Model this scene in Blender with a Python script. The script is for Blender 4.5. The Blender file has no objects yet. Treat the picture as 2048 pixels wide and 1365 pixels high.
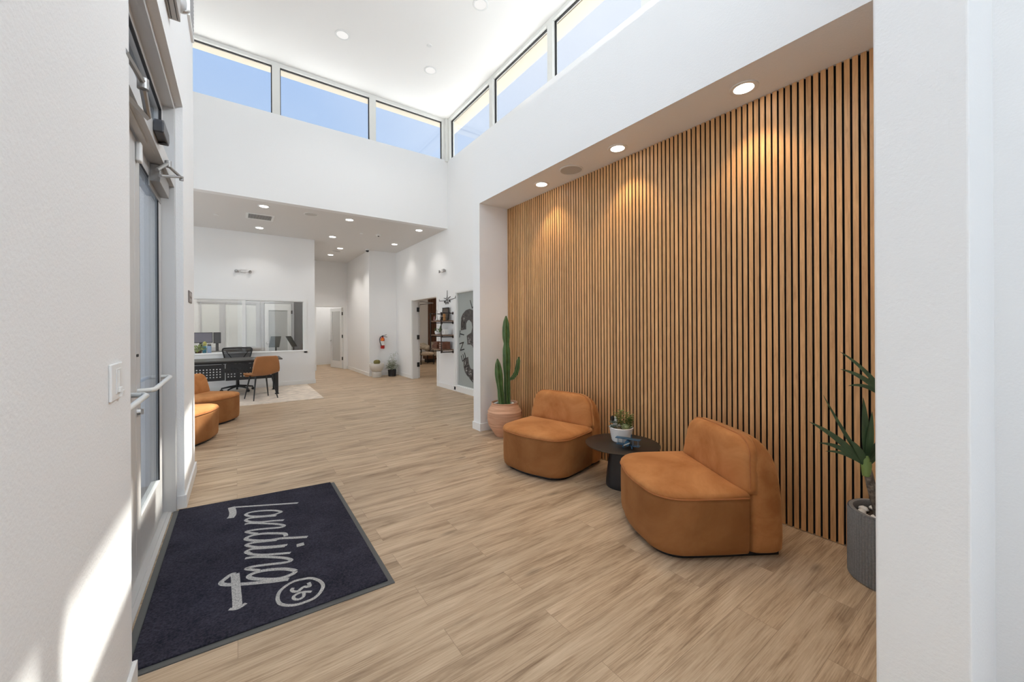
import bpy, bmesh, math, random
from mathutils import Vector, Matrix
from math import sin, cos, pi, radians
random.seed(7)
# tunable light levels
EXPOSURE = 0.1
NICHE_W = 26
HIGH_W = 25
LOW_W = 18
PANEL_E = 21
MEET_E = 34
END_E = 16
SKY = 1.0
SUNE = 10.0
FILL_LIGHTS = [  # area lamps added as fill, each outside an unseen opening
    ('front_fill', 23, (1.1, -3.3, 2.5), (0, 1, -0.05), 2.1, 4.6),
    ('clerestory_fill', 270, (4.0, 0.1, 5.56), (-1, 0.25, -0.05), 2.4, 0.8),
    ('high_left_fill', 36, (-0.60, 1.7, 5.05), (1, 0.3, 0.3), 3.1, 1.6),
    ('lounge_fill', 100, (-3.85, 7.4, 1.65), (1, 0, 0), 3.8, 2.6),
]
SC = bpy.context.scene
C = SC.collection

# ------------------------------------------------------------------ camera
YAW, ROLL, FPX = 0.6216234, -0.0052065, 769.83
cd = bpy.data.cameras.new('camera')
cam = bpy.data.objects.new('camera', cd); C.objects.link(cam)
cd.sensor_fit = 'HORIZONTAL'; cd.sensor_width = 36.0
cd.lens = FPX / 2048 * 36.0
cd.shift_x = 0.0; cd.shift_y = -26.87 / 2048
cd.clip_start = 0.02; cd.clip_end = 400
F = Vector((sin(YAW), cos(YAW), 0)); R0 = Vector((cos(YAW), -sin(YAW), 0)); U0 = Vector((0, 0, 1))
Rr = R0 * cos(ROLL) + U0 * sin(ROLL); Ur = -R0 * sin(ROLL) + U0 * cos(ROLL)
cam.matrix_world = Matrix(((Rr.x, Ur.x, -F.x, 0), (Rr.y, Ur.y, -F.y, 0), (Rr.z, Ur.z, -F.z, 1.38), (0, 0, 0, 1)))
SC.camera = cam

# ------------------------------------------------------------------ render look
SC.view_settings.view_transform = 'Standard'
SC.view_settings.look = 'None'
SC.view_settings.exposure = EXPOSURE
SC.view_settings.gamma = 1.0
SC.view_settings.use_curve_mapping = False
SC.cycles.use_denoising = True
SC.cycles.max_bounces = 10
SC.cycles.diffuse_bounces = 7
SC.cycles.glossy_bounces = 4
SC.cycles.transparent_max_bounces = 12
SC.cycles.caustics_reflective = False
SC.cycles.caustics_refractive = False
SC.cycles.sample_clamp_indirect = 6.0

# ------------------------------------------------------------------ sky and sun
W = bpy.data.worlds.new('sky'); SC.world = W; W.use_nodes = True
nt = W.node_tree; nt.nodes.clear()
out = nt.nodes.new('ShaderNodeOutputWorld'); bg = nt.nodes.new('ShaderNodeBackground')
tc = nt.nodes.new('ShaderNodeTexCoord'); sx = nt.nodes.new('ShaderNodeSeparateXYZ')
rmp = nt.nodes.new('ShaderNodeValToRGB'); 
nt.links.new(tc.outputs['Generated'], sx.inputs[0])
nt.links.new(sx.outputs['Z'], rmp.inputs['Fac'])
e = rmp.color_ramp.elements
e[0].position = 0.0; e[0].color = (0.80, 0.86, 0.95, 1)
e[1].position = 1.0; e[1].color = (0.22, 0.40, 0.86, 1)
m = e.new(0.22); m.color = (0.62, 0.76, 0.96, 1)
m = e.new(0.5); m.color = (0.42, 0.58, 0.90, 1)
# the sky is paler towards the sun
dp = nt.nodes.new('ShaderNodeVectorMath'); dp.operation = 'DOT_PRODUCT'
SUN = Vector((1.0, 0.344, 1.16)).normalized()
dp.inputs[1].default_value = SUN
nt.links.new(tc.outputs['Generated'], dp.inputs[0])
mr = nt.nodes.new('ShaderNodeMapRange'); mr.inputs['From Min'].default_value = 0.62; mr.inputs['From Max'].default_value = 0.94
nt.links.new(dp.outputs['Value'], mr.inputs['Value'])
mx = nt.nodes.new('ShaderNodeMix'); mx.data_type = 'RGBA'
nt.links.new(mr.outputs[0], mx.inputs['Factor']); nt.links.new(rmp.outputs['Color'], mx.inputs['A'])
mx.inputs['B'].default_value = (0.84, 0.88, 1.0, 1)
nt.links.new(mx.outputs['Result'], bg.inputs['Color'])
bg.inputs['Strength'].default_value = SKY
nt.links.new(bg.outputs[0], out.inputs[0])

def lamp(name, kind, energy, loc, color=(1, 1, 1), rot=None, **kw):
    d = bpy.data.lights.new(name, kind); d.energy = energy; d.color = color
    for k, v in kw.items(): setattr(d, k, v)
    o = bpy.data.objects.new(name, d); C.objects.link(o); o.location = loc
    if rot is not None: o.rotation_euler = rot
    return o
sun = lamp('sun', 'SUN', SUNE, (12, 8, 14), (1.0, 0.95, 0.87), angle=radians(0.8))
sun.rotation_euler = SUN.to_track_quat('Z', 'Y').to_euler()
# added fill lamps just outside openings out of view, to brighten the room
def window_light(name, e, loc, d, sx_, sy_, col=(0.88, 0.94, 1.0)):
    o = lamp(name, 'AREA', e, loc, col, shape='RECTANGLE', size=sx_, size_y=sy_)
    o.rotation_euler = Vector([-v for v in d]).to_track_quat('Z', 'Y').to_euler()
    return o
for a in FILL_LIGHTS: window_light(*a)

# ------------------------------------------------------------------ materials
MATS = {}
def nodes(name):
    m = bpy.data.materials.new(name); m.use_nodes = True
    nt = m.node_tree; b = nt.nodes['Principled BSDF']
    return m, nt, b
def mat(name, col, rough=0.5, metal=0.0, bump=None, var=None, spec=0.5, sheen=0, coat=0, trans=0):
    """plain procedural material: optional (scale, strength) bump and (scale, amount) colour variation"""
    if name in MATS: return MATS[name]
    m, nt, b = nodes(name)
    b.inputs['Base Color'].default_value = (*col, 1); b.inputs['Roughness'].default_value = rough
    b.inputs['Metallic'].default_value = metal; b.inputs['Specular IOR Level'].default_value = spec
    if coat: b.inputs['Coat Weight'].default_value = coat
    if sheen: b.inputs['Sheen Weight'].default_value = sheen
    tc = nt.nodes.new('ShaderNodeTexCoord')
    if bump:
        n = nt.nodes.new('ShaderNodeTexNoise'); n.inputs['Scale'].default_value = bump[0]; n.inputs['Detail'].default_value = 3
        bp = nt.nodes.new('ShaderNodeBump'); bp.inputs['Strength'].default_value = bump[1]; bp.inputs['Distance'].default_value = bump[2] if len(bump) > 2 else 0.003
        nt.links.new(tc.outputs['Object'], n.inputs['Vector']); nt.links.new(n.outputs['Fac'], bp.inputs['Height'])
        nt.links.new(bp.outputs[0], b.inputs['Normal'])
    if var:
        n = nt.nodes.new('ShaderNodeTexNoise'); n.inputs['Scale'].default_value = var[0]; n.inputs['Detail'].default_value = 4
        nt.links.new(tc.outputs['Object'], n.inputs['Vector'])
        r = nt.nodes.new('ShaderNodeValToRGB'); r.color_ramp.elements[0].position = 0.3; r.color_ramp.elements[1].position = 0.7
        k = var[1]
        r.color_ramp.elements[0].color = (*[c * (1 - k) for c in col], 1); r.color_ramp.elements[1].color = (*[min(1, c * (1 + k)) for c in col], 1)
        nt.links.new(n.outputs['Fac'], r.inputs['Fac']); nt.links.new(r.outputs['Color'], b.inputs['Base Color'])
    MATS[name] = m
    return m
def emit(name, col, s):
    m = bpy.data.materials.new(name); m.use_nodes = True; nt = m.node_tree; nt.nodes.clear()
    o = nt.nodes.new('ShaderNodeOutputMaterial'); e = nt.nodes.new('ShaderNodeEmission')
    e.inputs[0].default_value = (*col, 1); e.inputs[1].default_value = s
    nt.links.new(e.outputs[0], o.inputs[0]); return m
def glass(name, tint=(0.96, 0.98, 0.98), refl=1.0, milk=0.0, milkcol=(0.6, 0.62, 0.6)):
    """thin clear architectural glass: see-through with fresnel reflections, optionally frosted"""
    m = bpy.data.materials.new(name); m.use_nodes = True; nt = m.node_tree; nt.nodes.clear()
    o = nt.nodes.new('ShaderNodeOutputMaterial'); t = nt.nodes.new('ShaderNodeBsdfTransparent'); t.inputs[0].default_value = (*tint, 1)
    g = nt.nodes.new('ShaderNodeBsdfGlossy'); g.inputs['Roughness'].default_value = 0.0
    lw = nt.nodes.new('ShaderNodeLayerWeight'); lw.inputs[0].default_value = 0.5      # Schlick reflectance, the same from both sides
    pw = nt.nodes.new('ShaderNodeMath'); pw.operation = 'POWER'; pw.inputs[1].default_value = 5.0
    mu = nt.nodes.new('ShaderNodeMath'); mu.operation = 'MULTIPLY_ADD'; mu.inputs[1].default_value = 0.9 * refl; mu.inputs[2].default_value = 0.045 * refl
    mx = nt.nodes.new('ShaderNodeMixShader')
    nt.links.new(lw.outputs['Facing'], pw.inputs[0]); nt.links.new(pw.outputs[0], mu.inputs[0]); nt.links.new(mu.outputs[0], mx.inputs[0])
    nt.links.new(t.outputs[0], mx.inputs[1]); nt.links.new(g.outputs[0], mx.inputs[2])
    if milk:
        d = nt.nodes.new('ShaderNodeBsdfDiffuse'); d.inputs[0].default_value = (*milkcol, 1)
        m2 = nt.nodes.new('ShaderNodeMixShader'); m2.inputs[0].default_value = milk
        nt.links.new(mx.outputs[0], m2.inputs[1]); nt.links.new(d.outputs[0], m2.inputs[2]); nt.links.new(m2.outputs[0], o.inputs[0])
    else: nt.links.new(mx.outputs[0], o.inputs[0])
    return m

def floor_material():
    m, nt, b = nodes('oak_plank_floor'); L = nt.links
    tc = nt.nodes.new('ShaderNodeTexCoord')
    br = nt.nodes.new('ShaderNodeTexBrick'); br.offset = 0.37; br.offset_frequency = 2
    br.inputs['Scale'].default_value = 1.0; br.inputs['Brick Width'].default_value = 1.22; br.inputs['Row Height'].default_value = 0.18
    br.inputs['Mortar Size'].default_value = 0.0009; br.inputs['Mortar Smooth'].default_value = 0.3; br.inputs['Bias'].default_value = 0.0
    br.inputs['Color1'].default_value = (0, 0, 0, 1); br.inputs['Color2'].default_value = (1, 1, 1, 1); br.inputs['Mortar'].default_value = (0.5, 0.5, 0.5, 1)
    L.new(tc.outputs['Object'], br.inputs['Vector'])
    # each plank samples a different stretch of the grain
    cm = nt.nodes.new('ShaderNodeVectorMath'); cm.operation = 'SCALE'; cm.inputs['Scale'].default_value = 13.0
    L.new(br.outputs['Color'], cm.inputs[0])
    ad = nt.nodes.new('ShaderNodeVectorMath'); L.new(tc.outputs['Object'], ad.inputs[0]); L.new(cm.outputs[0], ad.inputs[1])
    mp = nt.nodes.new('ShaderNodeMapping'); mp.inputs['Scale'].default_value = (1.0, 9.0, 1.0); L.new(ad.outputs[0], mp.inputs['Vector'])
    n1 = nt.nodes.new('ShaderNodeTexNoise'); n1.inputs['Scale'].default_value = 1.7; n1.inputs['Detail'].default_value = 7; n1.inputs['Roughness'].default_value = 0.62; n1.inputs['Distortion'].default_value = 0.6
    L.new(mp.outputs[0], n1.inputs['Vector'])
    mp2 = nt.nodes.new('ShaderNodeMapping'); mp2.inputs['Scale'].default_value = (2.0, 90.0, 1.0); L.new(ad.outputs[0], mp2.inputs['Vector'])
    n2 = nt.nodes.new('ShaderNodeTexNoise'); n2.inputs['Scale'].default_value = 2.0; n2.inputs['Detail'].default_value = 5; n2.inputs['Roughness'].default_value = 0.7
    L.new(mp2.outputs[0], n2.inputs['Vector'])
    r = nt.nodes.new('ShaderNodeValToRGB'); el = r.color_ramp.elements
    el[0].position = 0.36; el[0].color = (0.245, 0.160, 0.098, 1)
    el[1].position = 0.64; el[1].color = (0.65, 0.508, 0.358, 1)
    x = el.new(0.50); x.color = (0.49, 0.358, 0.236, 1)
    a1 = nt.nodes.new('ShaderNodeMath'); a1.operation = 'MULTIPLY_ADD'; a1.inputs[1].default_value = 0.45; 
    L.new(n2.outputs['Fac'], a1.inputs[0])
    a2 = nt.nodes.new('ShaderNodeMath'); a2.operation = 'MULTIPLY'; a2.inputs[1].default_value = 0.55; L.new(n1.outputs['Fac'], a2.inputs[0]); L.new(a2.outputs[0], a1.inputs[2])
    L.new(a1.outputs[0], r.inputs['Fac'])
    # plank to plank shade
    hs = nt.nodes.new('ShaderNodeMapRange'); hs.inputs['To Min'].default_value = 0.93; hs.inputs['To Max'].default_value = 1.07
    sp = nt.nodes.new('ShaderNodeSeparateColor'); L.new(br.outputs['Color'], sp.inputs[0]); L.new(sp.outputs[0], hs.inputs['Value'])
    ml = nt.nodes.new('ShaderNodeVectorMath'); ml.operation = 'SCALE'; L.new(r.outputs['Color'], ml.inputs[0]); L.new(hs.outputs[0], ml.inputs['Scale'])
    # scattered knots
    mk = nt.nodes.new('ShaderNodeMapping'); mk.inputs['Scale'].default_value = (1.5, 5.0, 1.0); L.new(ad.outputs[0], mk.inputs['Vector'])
    vo = nt.nodes.new('ShaderNodeTexVoronoi'); vo.inputs['Scale'].default_value = 1.0; L.new(mk.outputs[0], vo.inputs['Vector'])
    kr = nt.nodes.new('ShaderNodeMapRange'); kr.inputs['From Min'].default_value = 0.015; kr.inputs['From Max'].default_value = 0.14; kr.inputs['To Min'].default_value = 0.55; kr.inputs['To Max'].default_value = 1.0
    L.new(vo.outputs['Distance'], kr.inputs['Value'])
    mk2 = nt.nodes.new('ShaderNodeVectorMath'); mk2.operation = 'SCALE'; L.new(ml.outputs[0], mk2.inputs[0]); L.new(kr.outputs[0], mk2.inputs['Scale']); ml = mk2
    # dark seam
    mx = nt.nodes.new('ShaderNodeMix'); mx.data_type = 'RGBA'; L.new(br.outputs['Fac'], mx.inputs['Factor']); L.new(ml.outputs[0], mx.inputs['A']); mx.inputs['B'].default_value = (0.26, 0.18, 0.12, 1)
    L.new(mx.outputs['Result'], b.inputs['Base Color'])
    b.inputs['Roughness'].default_value = 0.48; b.inputs['Specular IOR Level'].default_value = 0.35
    bp = nt.nodes.new('ShaderNodeBump'); bp.inputs['Strength'].default_value = 0.15; bp.inputs['Distance'].default_value = 0.002
    L.new(n2.outputs['Fac'], bp.inputs['Height']); L.new(bp.outputs[0], b.inputs['Normal'])
    return m
def slat_material(name, axis, pitch, base=(0.76, 0.435, 0.195), dark=(0.48, 0.245, 0.095)):
    m, nt, b = nodes(name); L = nt.links
    tc = nt.nodes.new('ShaderNodeTexCoord'); s = nt.nodes.new('ShaderNodeSeparateXYZ'); L.new(tc.outputs['Object'], s.inputs[0])
    d = nt.nodes.new('ShaderNodeMath'); d.operation = 'DIVIDE'; L.new(s.outputs[axis], d.inputs[0]); d.inputs[1].default_value = pitch
    fl = nt.nodes.new('ShaderNodeMath'); fl.operation = 'FLOOR'; L.new(d.outputs[0], fl.inputs[0])
    wn = nt.nodes.new('ShaderNodeTexWhiteNoise'); wn.noise_dimensions = '1D'; L.new(fl.outputs[0], wn.inputs['W'])
    sc = nt.nodes.new('ShaderNodeVectorMath'); sc.operation = 'SCALE'; sc.inputs['Scale'].default_value = 40; L.new(wn.outputs['Color'], sc.inputs[0])
    ad = nt.nodes.new('ShaderNodeVectorMath'); L.new(tc.outputs['Object'], ad.inputs[0]); L.new(sc.outputs[0], ad.inputs[1])
    mp = nt.nodes.new('ShaderNodeMapping'); mp.inputs['Scale'].default_value = (16, 16, 1.1); L.new(ad.outputs[0], mp.inputs['Vector'])
    n = nt.nodes.new('ShaderNodeTexNoise'); n.inputs['Scale'].default_value = 3.2; n.inputs['Detail'].default_value = 6; n.inputs['Roughness'].default_value = 0.65; n.inputs['Distortion'].default_value = 1.2
    L.new(mp.outputs[0], n.inputs['Vector'])
    r = nt.nodes.new('ShaderNodeValToRGB'); r.color_ramp.elements[0].position = 0.28; r.color_ramp.elements[0].color = (*dark, 1)
    r.color_ramp.elements[1].position = 0.68; r.color_ramp.elements[1].color = (*base, 1); L.new(n.outputs['Fac'], r.inputs['Fac'])
    hs = nt.nodes.new('ShaderNodeMapRange'); hs.inputs['To Min'].default_value = 0.84; hs.inputs['To Max'].default_value = 1.14; L.new(wn.outputs['Value'], hs.inputs['Value'])
    ml = nt.nodes.new('ShaderNodeVectorMath'); ml.operation = 'SCALE'; L.new(r.outputs['Color'], ml.inputs[0]); L.new(hs.outputs[0], ml.inputs['Scale'])
    L.new(ml.outputs[0], b.inputs['Base Color']); b.inputs['Roughness'].default_value = 0.5
    return m
def wood_material(name, c1, c2, scale=(1.5, 14, 14), rough=0.55):
    m, nt, b = nodes(name); L = nt.links
    tc = nt.nodes.new('ShaderNodeTexCoord'); mp = nt.nodes.new('ShaderNodeMapping'); mp.inputs['Scale'].default_value = scale
    n = nt.nodes.new('ShaderNodeTexNoise'); n.inputs['Scale'].default_value = 3; n.inputs['Detail'].default_value = 6
    r = nt.nodes.new('ShaderNodeValToRGB'); r.color_ramp.elements[0].color = (*c1, 1); r.color_ramp.elements[1].color = (*c2, 1)
    r.color_ramp.elements[0].position = 0.3; r.color_ramp.elements[1].position = 0.7
    L.new(tc.outputs['Object'], mp.inputs[0]); L.new(mp.outputs[0], n.inputs['Vector']); L.new(n.outputs['Fac'], r.inputs[0]); L.new(r.outputs[0], b.inputs['Base Color'])
    b.inputs['Roughness'].default_value = rough; return m

WALL = mat('white_wall_paint', (0.845, 0.845, 0.845), 0.75, bump=(105, 0.42, 0.003), spec=0.25)
CEILL = mat('low_ceiling_grey', (0.74, 0.725, 0.71), 0.85, bump=(140, 0.2, 0.001), spec=0.2)  # evenly greyer than the high ceiling
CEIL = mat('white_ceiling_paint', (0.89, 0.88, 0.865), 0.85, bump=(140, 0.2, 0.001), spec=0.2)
TRIM = mat('white_trim_paint', (0.84, 0.84, 0.83), 0.4)
FLOOR = floor_material()
SLAT = slat_material('oak_slats', 'Y', 0.0395)
FELT = mat('black_felt', (0.012, 0.010, 0.009), 0.95, bump=(300, 0.3))
ALU = mat('clear_anodised_aluminium', (0.62, 0.61, 0.60), 0.42, 0.35, bump=(60, 0.02))
ALUD = mat('grey_hardware_metal', (0.36, 0.35, 0.34), 0.4, 0.6)
WFRAME = mat('off_white_window_frame', (0.74, 0.74, 0.71), 0.45)
RUBBER = mat('black_rubber_gasket', (0.012, 0.010, 0.010), 0.6)
BLACK = mat('matte_black_metal', (0.018, 0.018, 0.019), 0.45, 0.2)
CHROME = mat('satin_chrome', (0.55, 0.54, 0.53), 0.28, 0.9)
GLASS = glass('clear_glass')
GLASSI = glass('clear_interior_glass', (0.97, 0.98, 0.98), 1.0)
LED = emit('led_disc', (1.0, 0.94, 0.86), 14.0)
LEDH = emit('high_led_disc', (1.0, 0.98, 0.95), 0.9)
DLTRIM = mat('white_downlight_trim', (0.8, 0.8, 0.79), 0.35)
STUCCO = mat('cream_stucco', (0.56, 0.49, 0.40), 0.9, bump=(60, 0.4))
MEMBRANE = mat('white_roof_membrane', (0.88, 0.88, 0.87), 0.8, var=(0.7, 0.06))
GROUND = mat('pale_concrete_ground', (0.60, 0.59, 0.57), 0.9, var=(0.5, 0.10))

# ------------------------------------------------------------------ mesh helpers
class M:
    def __init__(s): s.b = bmesh.new()
    def box(s, x0, x1, y0, y1, z0, z1, bev=0):
        r = bmesh.ops.create_cube(s.b, size=1)['verts']
        for v in r: v.co = Vector((x0 + (v.co.x + .5) * (x1 - x0), y0 + (v.co.y + .5) * (y1 - y0), z0 + (v.co.z + .5) * (z1 - z0)))
        if bev:
            ed = list({e for v in r for e in v.link_edges}); bmesh.ops.bevel(s.b, geom=ed, offset=bev, segments=2, affect='EDGES', profile=0.5)
        return s
    def obox(s, c, size, rz=0, rx=0, ry=0, bev=0):
        r = bmesh.ops.create_cube(s.b, size=1)['verts']
        m = Matrix.Translation(c) @ Matrix.Rotation(rz, 4, 'Z') @ Matrix.Rotation(ry, 4, 'Y') @ Matrix.Rotation(rx, 4, 'X') @ Matrix.Diagonal((*size, 1))
        for v in r: v.co = m @ v.co
        if bev:
            ed = list({e for v in r for e in v.link_edges}); bmesh.ops.bevel(s.b, geom=ed, offset=bev, segments=2, affect='EDGES', profile=0.5)
        return s
    def cyl(s, p0, p1, r0, r1=None, n=20, cap=True):
        p0, p1 = Vector(p0), Vector(p1); r1 = r0 if r1 is None else r1
        d = (p1 - p0); q = d.to_track_quat('Z', 'Y')
        A = [s.b.verts.new(p0 + q @ Vector((cos(t) * r0, sin(t) * r0, 0))) for t in [2 * pi * i / n for i in range(n)]]
        B = [s.b.verts.new(p1 + q @ Vector((cos(t) * r1, sin(t) * r1, 0))) for t in [2 * pi * i / n for i in range(n)]]
        for i in range(n): s.b.faces.new((A[i], A[(i + 1) % n], B[(i + 1) % n], B[i]))
        if cap: s.b.faces.new(A[::-1]); s.b.faces.new(B)
        return s
    def lathe(s, prof, c, n=40, ax=None, cap0=True, cap1=True, wob=None):
        c = Vector(c); q = Vector(ax).to_track_quat('Z', 'Y') if ax else None
        rings = []
        for r, z in prof:
            ring = []
            for i in range(n):
                t = 2 * pi * i / n; rr = r * (wob(t) if wob else 1); v = Vector((cos(t) * rr, sin(t) * rr, z))
                ring.append(s.b.verts.new(c + (q @ v if q else v)))
            rings.append(ring)
        for a, b in zip(rings, rings[1:]):
            for i in range(n): s.b.faces.new((a[i], a[(i + 1) % n], b[(i + 1) % n], b[i]))
        if cap0: s.b.faces.new(rings[0][::-1])
        if cap1: s.b.faces.new(rings[-1])
        return s
    def tube(s, pts, r, n=8, cap=True):
        pts = [Vector(p) for p in pts]; rs = r if isinstance(r, (list, tuple)) else [r] * len(pts)
        rings = []; up = Vector((0, 0, 1)); prev = None
        for i, p in enumerate(pts):
            d = (pts[min(i + 1, len(pts) - 1)] - pts[max(i - 1, 0)]).normalized()
            if prev is None:
                a = up if abs(d.dot(up)) < 0.95 else Vector((1, 0, 0)); u = d.cross(a).normalized()
            else: u = (prev - d * prev.dot(d)); u = u.normalized() if u.length > 1e-6 else d.orthogonal().normalized()
            prev = u; w = d.cross(u)
            rings.append([s.b.verts.new(p + (u * cos(2 * pi * k / n) + w * sin(2 * pi * k / n)) * rs[i]) for k in range(n)])
        for a, b in zip(rings, rings[1:]):
            for k in range(n): s.b.faces.new((a[k], a[(k + 1) % n], b[(k + 1) % n], b[k]))
        if cap: s.b.faces.new(rings[0][::-1]); s.b.faces.new(rings[-1])
        return s
    def sphere(s, c, r, seg=16, rings=10, sc=(1, 1, 1), rot=None):
        v = bmesh.ops.create_uvsphere(s.b, u_segments=seg, v_segments=rings, radius=1)['verts']
        for w in v:
            k = Vector((w.co.x * sc[0] * r, w.co.y * sc[1] * r, w.co.z * sc[2] * r))
            if rot: k = rot @ k
            w.co = Vector(c) + k
        return s
    def prism(s, poly, axis, a, b):
        """poly in the two other axes, extruded from a to b along axis"""
        def P(u, v, t): return {'X': (t, u, v), 'Y': (u, t, v), 'Z': (u, v, t)}[axis]
        A = [s.b.verts.new(P(u, v, a)) for u, v in poly]; B = [s.b.verts.new(P(u, v, b)) for u, v in poly]
        n = len(poly)
        for i in range(n): s.b.faces.new((A[i], A[(i + 1) % n], B[(i + 1) % n], B[i]))
        s.b.faces.new(A[::-1]); s.b.faces.new(B); return s
    def face(s, pts): s.b.faces.new([s.b.verts.new(p) for p in pts]); return s
def PM(o):
    m = Matrix.Identity(4)
    while o is not None: m = (Matrix.Translation(o.location) @ o.rotation_euler.to_matrix().to_4x4() @ Matrix.Diagonal((*o.scale, 1))) @ m; o = o.parent
    return m
def obj(name, mm, m, parent=None, smooth=False, local=False, bev=0, sub=0, keepn=False):
    b = mm.b if isinstance(mm, M) else mm
    if not keepn: bmesh.ops.recalc_face_normals(b, faces=b.faces[:])
    if parent is not None and not local: b.transform(PM(parent).inverted())
    me = bpy.data.meshes.new(name); b.to_mesh(me); b.free()
    me.materials.append(m)
    if smooth:
        for p in me.polygons: p.use_smooth = True
        if smooth != 'all': me.set_sharp_from_angle(angle=radians(40))
    o = bpy.data.objects.new(name, me); C.objects.link(o); o.parent = parent
    if bev:
        md = o.modifiers.new('bevel', 'BEVEL'); md.width = bev; md.segments = 3; md.limit_method = 'ANGLE'
    if sub:
        md = o.modifiers.new('subd', 'SUBSURF'); md.levels = sub; md.render_levels = sub
    return o
def tag(o, label=None, cat=None, group=None, kind=None):
    if label: o['label'] = label
    if cat: o['category'] = cat
    if group: o['group'] = group
    if kind: o['kind'] = kind
    return o
def thing(name, label, cat, loc=(0, 0, 0), rz=0, group=None):
    o = bpy.data.objects.new(name, None); C.objects.link(o); o.location = loc; o.rotation_euler = (0, 0, rz); o.empty_display_size = 0.1
    return tag(o, label, cat, group)
def struct(name, mm, m, parent=None, **k):
    o = obj(name, mm, m, parent, **k)
    if parent is None: o['kind'] = 'structure'
    return o
def copy_tree(o, parent=None):
    c = o.copy(); C.objects.link(c); c.parent = parent
    for ch in list(o.children): copy_tree(ch, c)
    return c

# ------------------------------------------------------------------ the shell
XL, XR, XC, XS = -0.33, 3.89, 2.642, 3.093       # left wall, right wall, niche front, slat front
YD, YB, YO, YH = 7.905, 11.35, 10.80, 14.0       # drop wall, back wall, office wall, hall end
ZH, ZL, ZN = 6.08, 3.62, 3.04                    # high ceiling, low ceiling, niche ceiling
struct('floor', M().box(-3.75, 9.5, -3.2, 17.0, -0.1, 0), FLOOR)
struct('ground_1', M().box(-40, -0.55, -30, 4.6, -0.12, -0.02).box(-40, -3.76, 4.6, 40, -0.12, -0.02), GROUND)
w = M()
w.box(-0.52, XL, -3.2, 0.1, 0, ZH + .1); w.box(-0.52, XL, 0.1, 2.05, 0, 4.2); w.box(-0.52, XL, 2.05, 3.3, 3.10, 4.2); w.box(-0.52, XL, 0.1, 3.3, 5.9, ZH + .1); w.box(-0.52, XL, 3.3, 3.90, 3.10, ZH + .1); w.box(-0.52, XL, 3.90, 4.80, 0, ZH + .1)  # includes a high opening added for a fill lamp
w.box(-3.75, -0.52, 4.62, 4.80, 0, ZH + .1)
struct('wall_left', w, WALL)
w = M()   # outer wall of the side lounge, with an unseen window added to let fill light in
w.box(-3.75, -3.6, 4.80, 5.4, 0, ZH + .1); w.box(-3.75, -3.6, 5.4, 9.4, 3.0, ZH + .1); w.box(-3.75, -3.6, 5.4, 9.4, 0, 0.3); w.box(-3.75, -3.6, 9.4, 17, 0, ZH + .1)
struct('wall_lounge', w, WALL)
struct('ceiling', M().box(-.52, 4.04, -3.2, 4.62, ZH, ZH + .12).box(-3.75, 4.04, 4.62, 8.06, ZH, ZH + .12), CEIL)
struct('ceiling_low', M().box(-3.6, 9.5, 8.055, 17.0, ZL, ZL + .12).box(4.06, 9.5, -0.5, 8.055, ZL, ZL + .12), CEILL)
struct('wall_clerestory_back', M().box(-3.6, XR, YD, YD + .15, ZL, 5.16), WALL)
w = M()
w.box(XR, XR + .15, 4.60, 6.20, 0, ZL); w.box(XR, XR + .15, 6.20, 7.53, 2.145, ZL); w.box(XR, XR + .15, 6.20, 7.53, 0, 0.125)
w.box(XR, XR + .15, 7.53, 8.50, 0, ZL); w.box(XR, XR + .15, 8.50, 10.10, 2.135, ZL); w.box(XR, XR + .15, 10.10, YB, 0, ZL)
w.box(XR, XR + .15, -3.2, 8.055, ZL, 5.14)
w.box(XR, XR + .15, -3.2, 4.6, 0, ZL)
struct('wall_right', w, WALL)
# niche with header over it
struct('wall_niche_header', M().box(XC, XR, 0.115, 4.60, ZN, 3.875), WALL)
w = M(); w.box(XC, XR, 4.42, 4.60, 0, ZN); struct('wall_niche_fin', w, WALL)
struct('wall_niche_back', M().box(3.122, XR, 0.295, 4.42, 0, ZN), WALL)
struct('wall_front_pier', M().box(1.5, XR, 0.115, 0.295, 0, ZN).box(1.5, XC, 0.115, 0.295, ZN, ZH), WALL, bev=0.006)
# back: hall, office wall
w = M(); w.box(3.10, XR + .15, YB, YB + .14, 0, ZL); w.box(3.10, 3.24, YB + .14, YH, 0, ZL); struct('wall_hall_right', w, WALL)
w = M(); w.box(1.50, 2.12, YH, YH + .14, 0, ZL); w.box(2.12, 2.985, YH, YH + .14, 2.115, ZL); w.box(2.985, 3.24, YH, YH + .14, 0, ZL)
struct('wall_hall_end', w, WALL)
struct('wall_far_room', M().box(1.0, 5, 16.2, 16.34, 0, ZL).box(1.9, 2.02, YH + .14, 16.2, 0, ZL).box(3.3, 3.42, YH + .14, 16.2, 0, ZL), WALL)
WX0, WX1, WZ0, WZ1 = -1.95, 1.375, 0.83, 2.06
w = M(); w.box(-3.6, WX0, YO, YO + .13, 0, ZL); w.box(WX0, WX1, YO, YO + .13, 0, WZ0); w.box(WX0, WX1, YO, YO + .13, WZ1, ZL); w.box(WX1, 1.615, YO, YO + .13, 0, ZL)
w.box(1.485, 1.615, YO + .13, YH, 0, ZL)
struct('wall_office', w, WALL)
# side meeting room behind the right wall
w = M(); w.box(4.04, 9.5, 15.6, 15.75, 0, ZL); w.box(9.35, 9.5, 6, 15.6, 0, ZL); w.box(4.04, 9.5, 5.9, 6.05, 0, ZL)
struct('wall_meeting_room', w, WALL)

# room behind the camera: closing wall, its unseen glazed front added for light
w = M(); w.box(-0.33, 0.0, -3.2, -3.05, 0, ZH); w.box(0.0, 2.2, -3.2, -3.05, 4.9, ZH); w.box(2.2, 2.35, -3.2, .115, 0, ZN + .4); struct('wall_front', w, WALL)

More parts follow.
